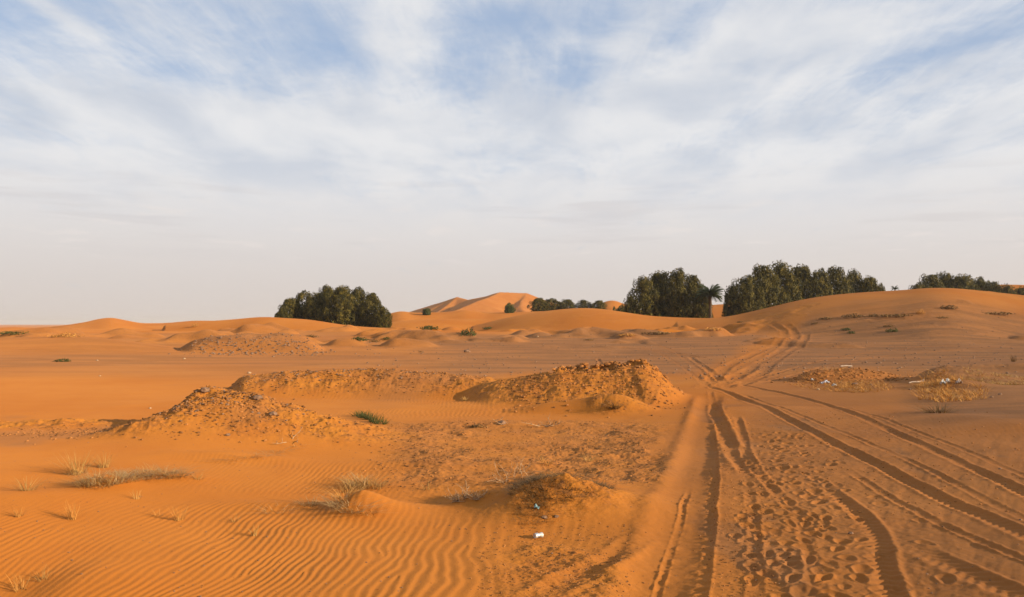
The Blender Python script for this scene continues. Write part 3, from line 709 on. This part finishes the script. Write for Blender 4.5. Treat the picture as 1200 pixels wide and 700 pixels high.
def twigs(n, L, seed, rad=.006, flat=.5):
    """forked dead twigs"""
    g = np.random.RandomState(seed); parts = []
    for i in range(n):
        th = g.rand()*6.283; el_ = g.uniform(.15, 1.0)*(1-flat)+.1*g.rand(); p = np.array([g.randn()*L*.12, g.randn()*L*.12, -.01])
        d = np.array([math.cos(th)*math.cos(el_), math.sin(th)*math.cos(el_), math.sin(el_)]); l = L*g.uniform(.5, 1); P_ = [p]
        for s_ in range(4): d = d+g.randn(3)*.22; d[2] += .05; d /= np.linalg.norm(d); p = p+d*l/4; P_.append(p)
        parts.append(tube(P_, [rad, rad*.8, rad*.6, rad*.45, rad*.25], 4))
        for s_ in (1, 2, 3):
            if g.rand() < .85:
                e = d+g.randn(3)*.7; e /= np.linalg.norm(e); e[2] = abs(e[2]); q = P_[s_]
                parts.append(tube([q, q+e*l*.18, q+e*l*.32+g.randn(3)*l*.03], [rad*.5, rad*.35, rad*.15], 4))
    return join(parts)
def put(name, vq, m, loc, label, cat, group=None, rz=0, smooth=False):
    o = link(name, mesh_np(name, vq[0], vq[1], m, smooth), None, loc); o.rotation_euler = (0, 0, rz); tag(o, label, cat, group); return o
# near dry tufts: px, py, blades, height, lean, material, label
TUFTS = [
 (22,606,34,.22,.06,GOLDS,'small dry golden tuft near the left edge, left of two others on the rippled sand'),
 (84,609,55,.26,.07,GOLDS,'upright golden tuft on the rippled sand below the bleached grass bank'),
 (210,610,50,.24,.07,GOLDS,'golden tuft alone on the ripples below the crumbly left mound'),
 (298,628,26,.20,.05,STRAW,'thin faded tuft on the ripples left of the sandy bush mound'),
 (24,692,40,.20,.07,GOLDS,'yellow dry tuft in the bottom left corner'),
 (50,680,26,.16,.06,STRAW,'faint straw tuft beside the shaded hollow in the lower left'),
 (32,575,70,.22,.16,STRAW,'sprawling pale dry tuft left of the bleached grass bank'),
 (90,556,110,.42,.20,STRAW,'tall wispy dry plant standing behind the bleached grass bank'),
 (122,548,70,.30,.12,STRAW,'wispy straw coloured plant rising over the grass bank'),
 (275,612,20,.13,.06,STRAW,'tiny straw tuft between the golden tuft and the thin faded tuft'),
 (160,585,20,.20,.06,STRAW,'single thin sprig on the sand below the grass bank'),
 (185,605,16,.12,.05,GOLDS,'very small sprig left of the lone golden tuft'),
 (232,562,24,.16,.08,STRAW,'low straw sprig right of the bleached grass bank'),
 (500,575,22,.20,.06,STRAW,'thin dry sprig on smooth sand left of the twig heap'),
 (362,592,60,.15,.14,PALE,'bleached low tuft left of the sandy bush mound'),
 (325,600,80,.12,.22,PALE,'flat bleached grass patch two steps left of the bush mound'),
 (720,479,160,.24,.22,SCRUB,'dark low bush on the small mound below the crumbling cap'),
 (1098,484,130,.32,.45,SCRUB,'wispy brown dry bush on the shaded slope right of the track'),
 (1188,424,60,.5,.2,SCRUB,'dark sprig on the plain at the right edge'),
 (740,530,40,.12,.1,SCRUB,'low dark sprig at the right end of the crumbly scrub ground'),
 (640,545,70,.20,.12,GOLDS,'golden sprigs on the crest above the scrubby hummock'),
 (690,540,40,.14,.10,STRAW,'small straw sprig behind the scrubby hummock'),
 (545,470,36,.2,.1,STRAW,'pale twiggy sprig in the shaded hollow below the long bank'),
]
for i, (px, py, n, h, l, m, lab) in enumerate(TUFTS):
    p = G(px, py); put('dry_tuft', blades(n, h, l*1.2, l, 300+i, width=.0065 if py > 500 else .014), m, p, lab, 'dry grass')
# bleached grass bank, a row of tufts
for i, (px, py) in enumerate([(104,569),(112,566),(119,570),(127,567),(135,565),(143,560),(150,563),(158,558),(166,561),(174,557),(183,559),(192,556),(201,559),(210,557)]):
    p = G(px, py); put('bleached_tuft', blades(110, (.23 if i < 6 else .17)*(1+.25*math.sin(i*2.3)), .26, .20, 340+i, .006, .95), PALE if i % 3 else STRAW, p, 'bleached dry grass tuft in the curved bank on the left foreground, %s from the left' % ORD_[i], 'dry grass', 'bleached tufts of the grass bank')
for i, (px, py) in enumerate([(262,541),(276,538),(290,535),(304,534),(318,532),(330,528),(345,522)]):
    p = G(px, py); put('bleached_tuft', blades(34, .09, .24, .22, 360+i, .007, .9), PALE, p, 'flattened bleached grass at the foot of the crumbly left mound, %s from the left' % ORD_[i], 'dry grass', 'flattened grass below the left mound')
# bush on the sandy mound at 420,580
for i, (px, py, s_) in enumerate([(398,592,.16),(405,584,.18),(413,576,.22),(421,571,.24),(430,569,.22),(438,572,.18),(412,598,.14),(428,600,.12)]):
    p = G(px, py); put('straw_bush', blades(140, s_*1.12, .28, .19, 380+i, .007, .8), (PALE, GOLDS, STRAW)[i % 3], p, ['left outer','left rear','middle left','tallest middle','middle right','right outer','front left','front right'][i]+' tangled straw bush on the small sand mound left of the twig heap', 'dry bush', 'straw bushes of the small sand mound')
for i, (px, py, s_) in enumerate([(538,587,.30),(548,582,.34),(560,585,.26)]):
    p = G(px, py); put('twig_heap', twigs(16, s_, 400+i, .006, .4), TWIG, p, ['left','middle, largest','right'][i]+' heap of brown dead twigs left of the scrubby hummock', 'dead twigs', 'dead twigs left of the hummock')
for i, (px, py) in enumerate([(590,566),(600,560),(612,556)]):
    p = G(px, py); put('dead_branch', twigs(6, .42, 410+i, .006, .1), TWIG, p, ['left','middle','right'][i]+' bunch of bare twigs sticking out of the left side of the scrubby hummock', 'dead twigs', 'bare twigs on the hummock')
p = G(705,470); put('dead_branch', twigs(5, .6, 420, .014, .9), TWIG, p, 'pale dead branch lying on top of the low bank below the crumbling cap', 'dead branch')
p = G(590,497); put('dead_branch', twigs(6, .5, 421, .012, .9), TWIG, p, 'pale dead branch lying at the edge of the shaded hollow', 'dead branch')
p = G(640,500); put('dead_branch', twigs(5, .6, 422, .012, .95), TWIG, p, 'pale dead branch lying on the scrub ground right of the hollow', 'dead branch')
p = G(344,517); put('dead_branch', twigs(4, .45, 423, .010, .95), TWIG, p, 'pale dead branch at the right foot of the crumbly left mound', 'dead branch')
# scrubby hummock cover (fine dead scrub that nobody could count)
def cover(name, pts, n, H, spread, m, seed, label, cat, width=.006):
    g = np.random.RandomState(seed); parts = []
    for i in range(n):
        px, py, rx, ry = pts[g.randint(len(pts))]
        a = g.rand()*6.283; q = math.sqrt(g.rand()); x_, y_ = px+rx*q*math.cos(a), py+ry*q*math.sin(a)
        c = fp(int(x_), int(y_)); cx, cy_ = c[0]+g.randn()*.04, c[1]+g.randn()*.04; zz = float(Z(cx, cy_)[0])
        v, qd = blades(g.randint(7, 13), H*g.uniform(.5, 1.2), spread, spread*.8, seed*50+i, width, .8, 2)
        parts.append((v+np.array([cx, cy_, zz]), qd))
    v, q = join(parts); o = link(name, mesh_np(name, v, q, m)); tag(o, label, cat, kind='stuff')
cover('scrub_cover', [(640,588,45,22),(680,588,36,17),(625,598,24,20)], 750, .11, .10, SCRUB, 7, 'dark dead scrub matting the hummock in the lower middle', 'scrub')
cover('scrub_cover', [(650,600,45,20)], 160, .07, .10, GOLDS, 8, 'golden dead grass matting the hummock in the lower middle', 'scrub')
cover('dry_grass_cover', [(985,452,50,8),(1010,455,40,6)], 220, .20, .2, GOLDS, 9, 'golden dry grass covering the low bank right of the crossing', 'dry grass', .016)
cover('dry_grass_cover', [(1115,462,42,12),(1100,455,26,8)], 300, .26, .2, GOLDS, 10, 'golden dry grass covering the bank at the right edge', 'dry grass', .016)
cover('dry_grass_cover', [(1170,448,40,5)], 120, .18, .2, STRAW, 12, 'pale dry grass on the low rise at the far right', 'dry grass', .016)
cover('scrub_cover', [(600,520,150,16),(560,545,100,14),(690,510,60,12)], 260, .035, .07, SCRUB, 13, 'sparse low dead sprigs over the crumbly ground in the middle', 'scrub')
# green plants
def bush(px, py, rad, H, m, label, n=420, name='green_shrub', group=None, seed=0, sx=1.0):
    p = G(px, py); g = np.random.RandomState(500+seed)
    d = g.randn(n, 3); d /= np.linalg.norm(d, axis=1, keepdims=True); d[:, 2] = np.abs(d[:, 2])
    lump = 1+.25*np.sin(d[:, 0]*5+seed)*np.cos(d[:, 1]*4+seed)
    C_ = d*(g.uniform(.55, 1.0, n)*lump)[:, None]*np.array([rad*sx, rad, H])
    v, q = leaf_quads(C_, d, rad*.11, 600+seed, .6, .9)
    b = blades(40, H*1.1, rad*1.1, rad*.6, 700+seed, rad*.035, .4, 2)
    v2, q2 = join([(v, q), b]); return put(name, (v2, q2), m, p-np.array([0, 0, .02]), label, 'shrub', group)
# long grey-green plant on the swale
for i, (px, py, s_) in enumerate([(421,485,.20),(427,487,.24),(433,489,.26),(440,492,.24),(446,494,.18)]):
    p = G(px, py+3); put('green_grass', blades(120, s_, .30, .13, 520+i, .010, .3), LEAF2, p, 'fresh green grass clump on the swale right of the crumbly left mound', 'grass', 'green grass clump in the middle left')
FAR = [
 (74,424,.55,.28,LEAF2,'bright green shrub on the plain at the left edge',1.5), (77,395,.9,.4,GOLDS,'low yellow green shrub on the dune at the far left',2.2),
 (15,392,1.0,.4,LEAF2,'yellowish shrub row at the left edge below the skyline',2.6), (229,383,.8,.7,GOLDS,'small yellow shrub on the far left slope',1.2),
 (420,399,.8,.45,LEAF2,'dull green shrub on the hummocks below the left grove, leftmost of three',1.5), (439,401,.6,.3,SCRUB,'dark flat shrub on the hummocks below the left grove, middle of three',1.5),
 (453,398,.5,.35,LEAF2,'small green shrub on the hummocks below the left grove, rightmost of three',1.2), (548,393,1.1,.75,LEAF2,'round green shrub in the middle distance left of centre',1.3),
 (572,386,.9,.5,LEAF2,'green shrub on the dune flank below the distant dune',1.5), (503,386,1.3,.55,LEAF2,'flat green shrub on the low dune right of the left grove',1.6),
 (735,394,.8,.25,GOLDS,'yellow dry patch at the foot of the central dune',1.8), (772,391,1.2,.22,SCRUB,'dark flat patch at the foot of the central dune',2.2),
 (1112,362,1.0,.55,SCRUB,'dark shrub alone high on the right dune face',1.4), (1001,372,1.1,.5,SCRUB,'broad dark shrub low on the right dune, upper row',1.8),
 (992,387,.6,.35,LEAF2,'dark green shrub on the plain below the right dune, left one of a pair',1.4), (998,391,.55,.35,LEAF2,'lighter green shrub just below its darker neighbour on the right plain',1.3),
 (1046,389,.75,.45,LEAF2,'dark green shrub alone on the right plain',1.5), (1079,368,.7,.6,GOLDS,'round golden shrub on the foot of the right dune',1.1),
 (1024,371,.7,.35,SCRUB,'small dark shrub right of the broad one on the right dune',1.5), (1050,371,1.5,.30,SCRUB,'long flat dark shrub on the foot of the right dune',2.0),
 (1042,383,.6,.25,SCRUB,'small brown shrub above the lone dark green shrub',1.6), (968,374,.9,.3,SCRUB,'brown flat shrub where the track climbs the dune',1.7),
 (955,380,.5,.25,SCRUB,'small brown sprig beside the climbing track',1.4), (868,378,.5,.2,SCRUB,'little dark sprig on the dune left of the climbing track',1.8),
 (1105,373,.6,.2,SCRUB,'thin brown sprig below the dark shrub on the dune',1.8), (1165,368,1.5,.2,SCRUB,'long low brown sprig row at the right edge of the dune',2.4),
 (836,387,.9,.35,GOLDS,'pale dry hummock plant left of the climbing track',1.6), (690,399,.5,.2,SCRUB,'tiny dark sprig on the brown plain in the centre',1.6),
 (494,413,.25,.15,SCRUB,'tiny dark sprig on the brown plain left of the lone rock',1.5), (365,395,.7,.3,SCRUB,'dark sprig beside the grey rocky rise',1.8),
 (560,500,.22,.10,SCRUB,'dark sprig in the hollow below the bank',1.5),
]
for i, (px, py, r_, h_, m, lab, sx) in enumerate(FAR): bush(px, py, r_*.68, h_*.8, m, lab, 260, seed=i, sx=sx, name='desert_shrub')

# ------------------------------------------------------------------ stones and clods
def rock(rad, seed, sub=1, sq=.7):
    g = np.random.RandomState(seed); t = (1+5**.5)/2
    v = np.array([(-1,t,0),(1,t,0),(-1,-t,0),(1,-t,0),(0,-1,t),(0,1,t),(0,-1,-t),(0,1,-t),(t,0,-1),(t,0,1),(-t,0,-1),(-t,0,1)], float); v /= np.linalg.norm(v[0])
    f = [(0,11,5),(0,5,1),(0,1,7),(0,7,10),(0,10,11),(1,5,9),(5,11,4),(11,10,2),(10,7,6),(7,1,8),(3,9,4),(3,4,2),(3,2,6),(3,6,8),(3,8,9),(4,9,5),(2,4,11),(6,2,10),(8,6,7),(9,8,1)]
    for _ in range(sub):
        mid = {}; nf = []; v = list(v)
        def mp(a, b):
            k = (min(a, b), max(a, b))
            if k not in mid: m_ = np.array(v[a])+np.array(v[b]); v.append(m_/np.linalg.norm(m_)); mid[k] = len(v)-1
            return mid[k]
        for a, b, c in f: x, y, z_ = mp(a, b), mp(b, c), mp(c, a); nf += [(a, x, z_), (b, y, x), (c, z_, y), (x, y, z_)]
        f = nf
    v = np.array(v); v = v*(1+g.uniform(-.22, .22, (len(v), 1))); v = v*rad*np.array([1, g.uniform(.7, 1), sq])
    return v, np.array(f)
def scatter(name, n, sampler, smin, smax_, m, seed, label, cat, power=2.5):
    g = np.random.RandomState(seed); n = int(n*1.35); xy = np.array([sampler(g) for _ in range(n)]); xy += g.randn(n, 2)*.12*(xy[:, 1:]/12)
    z = terrain(xy[:, 0], xy[:, 1])[0]; parts = []
    protos = [rock(1, 800+i, 0, .65) for i in range(12)]
    for i in range(n):
        v, f = protos[g.randint(12)]; s_ = smin*.8+(smax_*.85-smin*.8)*g.rand()**(power+.3); a = g.rand()*6.28; c, s2 = math.cos(a), math.sin(a)
        M = np.array([[c, -s2, 0], [s2, c, 0], [0, 0, 1]])
        parts.append((v@M.T*s_+np.array([xy[i, 0], xy[i, 1], z[i]+s_*.15]), f))
    v, f = join(parts); tag(link(name, mesh_np(name, v, f, m)), label, cat, kind='stuff')
def s_mound(i, sx, sy, off=(0, 0)):
    cx, cy_ = MW[i][0]+off[0], MW[i][1]+off[1]
    return lambda g: (cx+g.randn()*sx, cy_+g.randn()*sy)
scatter('clods', 1500, s_mound(0, 1.15, .95, (.55, -.3)), .010, .060, CLOD, 1, 'loose earth clods strewn over the crumbly left mound', 'clods', 3)
scatter('clods', 420, s_mound(0, .9, .8, (.3, 0)), .010, .055, DARKST, 2, 'dark stones strewn over the crumbly left mound', 'stones', 3)
scatter('clods', 900, s_mound(1, 1.5, .8, (.3, -.1)), .008, .045, CLOD, 3, 'loose clods on the right shoulder of the left mound', 'clods', 3)
scatter('clods', 1500, lambda g: ((lambda px, y: ((px-600)/F*y, y))(g.uniform(268, 560), 31.3+g.randn()*1.1)), .012, .062, CLOD, 4, 'loose clods covering the long low bank', 'clods', 3)
scatter('clods', 260, lambda g: ((lambda px, y: ((px-600)/F*y, y))(g.uniform(268, 520), 31.6+g.randn()*.6)), .02, .08, DARKST, 5, 'dark stones on the long low bank', 'stones', 3)
scatter('clods', 1400, lambda g: ((lambda px, y: ((px-600)/F*y, y))(g.uniform(600, 785), 27.3+g.randn()*1.5)), .012, .075, CLOD, 6, 'loose clods covering the crumbling mound', 'clods', 3)
scatter('clods', 300, lambda g: ((lambda px, y: ((px-600)/F*y, y))(g.uniform(655, 772), 29+g.randn()*.25)), .03, .15, CLOD, 7, 'larger clods along the crumbling cap of the mound', 'clods', 2)
scatter('clods', 2200, lambda g: ((lambda px, y: ((px-600)/F*y, y))(g.uniform(440, 770), g.uniform(13, 21.5))), .006, .035, CLOD, 8, 'small clods over the scrub ground in the middle', 'clods', 3)
scatter('clods', 500, lambda g: ((lambda px, y: ((px-600)/F*y, y))(g.uniform(20, 160), 18.6+g.randn()*.4)), .010, .04, CLOD, 9, 'clods in a thin line left of the left mound', 'clods', 3)
scatter('clods', 1600, lambda g: ((lambda px, y: ((px-600)/F*y, y))(g.uniform(830, 900)+g.randn()*10, g.uniform(7, 15))), .004, .018, CLOD, 10, 'crumbs of sand between the wheel ruts', 'clods', 3)
scatter('clods', 1200, lambda g: ((lambda px, y: ((px-600)/F*y, y))(g.uniform(560, 740), g.uniform(7.6, 10.6))), .004, .020, CLOD, 11, 'crumbs of earth left of the left wheel rut', 'clods', 3)
scatter('clods', 500, lambda g: ((lambda px, y: ((px-600)/F*y, y))(g.uniform(925, 1060), 33.2+g.randn()*.8)), .02, .09, CLOD, 12, 'clods on the low bank right of the crossing', 'clods', 3)
scatter('clods', 1700, lambda g: ((lambda px, y: ((px-600)/F*y, y))(g.uniform(420, 1230), 36*(90/36)**g.rand())), .02, .11, DARKST, 14, 'small dark stones over the brown plain', 'stones', 3)
scatter('clods', 700, lambda g: ((lambda px, y: ((px-600)/F*y, y))(g.uniform(225, 375), 62.5+g.randn()*1.6)), .03, .16, DARKST, 15, 'stones over the grey rocky rise below the left dune crest', 'stones', 3)
def wide(y0, y1, x0=-40, x1=1240):
    def f(g): y = y0*(y1/y0)**g.rand(); return (g.uniform(x0, x1)-600)/F*y, y
    return f
scatter('pebbles', 1500, wide(7, 24), .003, .016, DARKST, 16, 'fine dark grit scattered over the foreground sand', 'grit', 3)
scatter('pebbles', 900, wide(7, 24), .003, .012, CLOD, 17, 'fine brown grit scattered over the foreground sand', 'grit', 3)
scatter('clods', 900, wide(10.5, 22, 840, 1240), .005, .03, CLOD, 18, 'crumbs of sand scattered over the trodden right side', 'clods', 3)
for i, (px, py, r_, m, lab) in enumerate([
   (547,413,.24,DARKST,'lone dark rock with a pale foot on the brown plain'), (292,438,.10,STONE,'pale rounded stone on the crest of the long low bank'),
   (117,441,.05,STONE,'pale flat stone on the plain left of the long bank'), (176,479,.04,STONE,'pale stone on the left flank of the left mound'),
   (320,487,.09,DARKST,'dark clod on the right shoulder of the left mound'), (355,487,.05,DARKST,'small dark clod farther right on the same shoulder'),
   (267,511,.05,DARKST,'small dark stone on the front of the left mound'), (240,459,.10,DARKST,'dark clod crowning the left mound'),
   (302,468,.10,DARKST,'dark clod behind the peak of the left mound'), (588,497,.10,DARKST,'dark stone at the edge of the shaded hollow'),
   (959,457,.05,STONE,'tiny white stone below the pale scrap right of the crossing'), (1002,452,.12,DARKST,'dark stone right of the pale scrap'),
   (1021,452,.08,DARKST,'small dark stone near the bank right of the crossing'), (1067,457,.06,DARKST,'small dark stone by the bone-white stick'),
   (1172,463,.06,DARKST,'small dark stone on the right sand slope'), (1162,466,.05,DARKST,'tiny dark stone beside another on the right slope'),
   (1172,550,.025,DARKST,'small black pebble on the sand by the right ruts'), (1196,610,.02,DARKST,'tiny black pebble at the right edge'),
   (997,626,.03,DARKST,'dark pebble in the trodden sand between the ruts'), (114,423,.07,STONE,'white speck of stone on the plain at far left'),
   (216,421,.09,STONE,'pale stone on the plain below the grey rocky rise'), (630,395,.10,STONE,'pale stone on the brown plain below the central dune'),
   (652,607,.035,DARKST,'black clod under the scrubby hummock'), (638,608,.04,DARKST,'black clod below the blue scrap')]):
    p = G(px, py); o = put('stone', rock(r_, 900+i, 1, .65), m, p+np.array([0, 0, r_*.25]), lab, 'stone', smooth=False)

# ------------------------------------------------------------------ litter
WHITE = simple('white_plastic', (.22, .23, .25), (.50, .49, .46), 4, .45, spec=.5)
BLUEP = simple('blue_plastic', (.08, .24, .30), (.26, .42, .46), 6, .4, spec=.5)
TIN = simple('crushed_tin', (.45, .46, .48), (.72, .73, .75), 5, .3, .7, spec=.5)
PALEB = simple('pale_blue_plastic', (.30, .33, .40), (.48, .50, .54), 5, .5)
BONE = simple('bone_white', (.34, .26, .21), (.48, .40, .33), 6, .7)
def crumple(sx, sy, h, seed, n=9):
    """a crumpled scrap: a folded sheet with thickness"""
    g = np.random.RandomState(seed); u = np.linspace(-1, 1, n); a, b = np.meshgrid(u, u)
    z = h*(g.rand(n, n)*.9+.5*np.sin(a*3+seed)+.4*np.cos(b*4)); x = a*sx*(1+.15*g.randn(n, n)); y = b*sy*(1+.15*g.randn(n, n))
    z = z*(1.1-.6*(a*a+b*b)/2); z -= z.min()
    top = np.stack([x, y, z+.003], -1).reshape(-1, 3); bot = np.stack([x, y, z-.001], -1).reshape(-1, 3)
    ix = np.arange(n*n).reshape(n, n); q = np.stack([ix[:-1, :-1], ix[:-1, 1:], ix[1:, 1:], ix[1:, :-1]], -1).reshape(-1, 4)
    rim = np.concatenate([ix[0, :], ix[1:, -1], ix[-1, -2::-1], ix[-2:0:-1, 0]]); rn = np.roll(rim, -1)
    side_ = np.stack([rim, rim+n*n, rn+n*n, rn], -1)
    return np.vstack([top, bot]), np.vstack([q, q[:, ::-1]+n*n, side_])
p = G(629, 597); o = put('plastic_scrap', crumple(.030, .022, .03, 3), BLUEP, p, 'small crumpled light blue scrap on the dark scrub of the hummock', 'litter')
# crushed can near 631,627
p = G(631, 631); e = empty('crushed_can', tuple(p+np.array([0, 0, .035])), .5); tag(e, 'crushed silver and white can lying on the rippled sand below the hummock', 'can')
def can(r_, L, seed):
    g = np.random.RandomState(seed); V_, Q = [], []; n, s_ = 16, 9
    for i in range(s_):
        t = i/(s_-1)-.5
        for k in range(n):
            a = 2*math.pi*k/n; rr = r_*(1-.22*math.exp(-(t*4)**2)*(1+math.sin(a*2)))*(1+.05*g.randn()) if 0 < i < s_-1 else r_*.93
            V_.append((L*t, rr*math.cos(a), rr*math.sin(a)*.85))
    for i in range(s_-1):
        for k in range(n): Q.append((i*n+k, i*n+(k+1) % n, (i+1)*n+(k+1) % n, (i+1)*n+k))
    return np.array(V_), np.array(Q)
v, q = can(.036, .105, 5); link('can_body', mesh_np('can_body', v, q, WHITE, True), e)
def disc(x, r_, n=16):
    V_ = [(x, 0, 0)]+[(x, r_*.93*math.cos(2*math.pi*k/n), r_*.79*math.sin(2*math.pi*k/n)) for k in range(n)]
    return np.array(V_), np.array([(0, 1+k, 1+(k+1) % n) for k in range(n)])
for sx in (-.0500, .0500): 
    v, q = disc(sx, .0355); link('can_end', mesh_np('can_end', v, q, TIN), e)
v, q = can(.0372, .035, 6); o = link('can_band', mesh_np('can_band', v, q, TIN, True), e); o.location = (-.028, 0, .001)
p = G(967, 450); put('plastic_scrap', crumple(.15, .09, .07, 7), PALEB, p, 'crumpled pale blue-white scrap on the low bank right of the crossing', 'litter')
p = G(978, 453); put('plastic_scrap', crumple(.09, .06, .05, 8), WHITE, p, 'small dull white scrap just right of the pale blue one', 'litter')
p = G(952, 446); put('plastic_scrap', crumple(.05, .05, .04, 9), WHITE, p, 'little white flake left of the pale blue scrap', 'litter')
p = G(1075, 450); v, q = tube([(-.32, 0, .02), (-.15, .03, .05), (.05, 0, .05), (.22, .05, .07), (.30, .06, .10)], [.025, .022, .028, .03, .045], 8)
put('bleached_stick', (v, q), BONE, p+np.array([0, 0, .02]), 'bone-white stick lying in the shade left of the grassy right bank', 'stick', rz=.15, smooth=True)
p = G(1108, 450); put('paper_scrap', crumple(.12, .06, .08, 12), WHITE, p, 'bright white crumpled litter at the foot of the grassy right bank', 'litter')
p = G(1104, 451); put('paper_scrap', crumple(.07, .05, .08, 13), WHITE, p, 'smaller white litter touching the bright piece on its left', 'litter')
p = G(1124, 450); put('paper_scrap', crumple(.10, .06, .08, 14), BONE, p, 'off-white litter right of the bright piece below the grassy bank', 'litter')
p = G(992, 430); put('bleached_stick', tube([(-.3, 0, .03), (0, .02, .05), (.3, 0, .03)], [.03, .03, .02], 6), BONE, p, 'pale short stick on top of the low bank right of the crossing', 'stick', rz=.1)

# ------------------------------------------------------------------ haze
def haze():
    m = bpy.data.materials.new('desert_haze'); m.use_nodes = True; n = NT(m.node_tree)
    pv = n.n('ShaderNodeVolumePrincipled', {'Color': (.93, .88, .84, 1), 'Density': .00014, 'Anisotropy': .2})
    n.n('ShaderNodeOutputMaterial', {1: pv.outputs[0]})
    zb = float(V[:, 2].min())-1; zt = max(42., float(V[:, 2].max())+2); r_ = 9900
    P_ = [(sx*r_, sy*r_, z_) for z_ in (zb, zt) for sx, sy in ((-1, -1), (1, -1), (1, 1), (-1, 1))]
    Q = [(0, 3, 2, 1), (4, 5, 6, 7), (0, 1, 5, 4), (1, 2, 6, 5), (2, 3, 7, 6), (3, 0, 4, 7)]
    tag(link('haze', mesh_np('haze', P_, Q, m)), 'thin pale desert haze', None, kind='stuff')
haze()
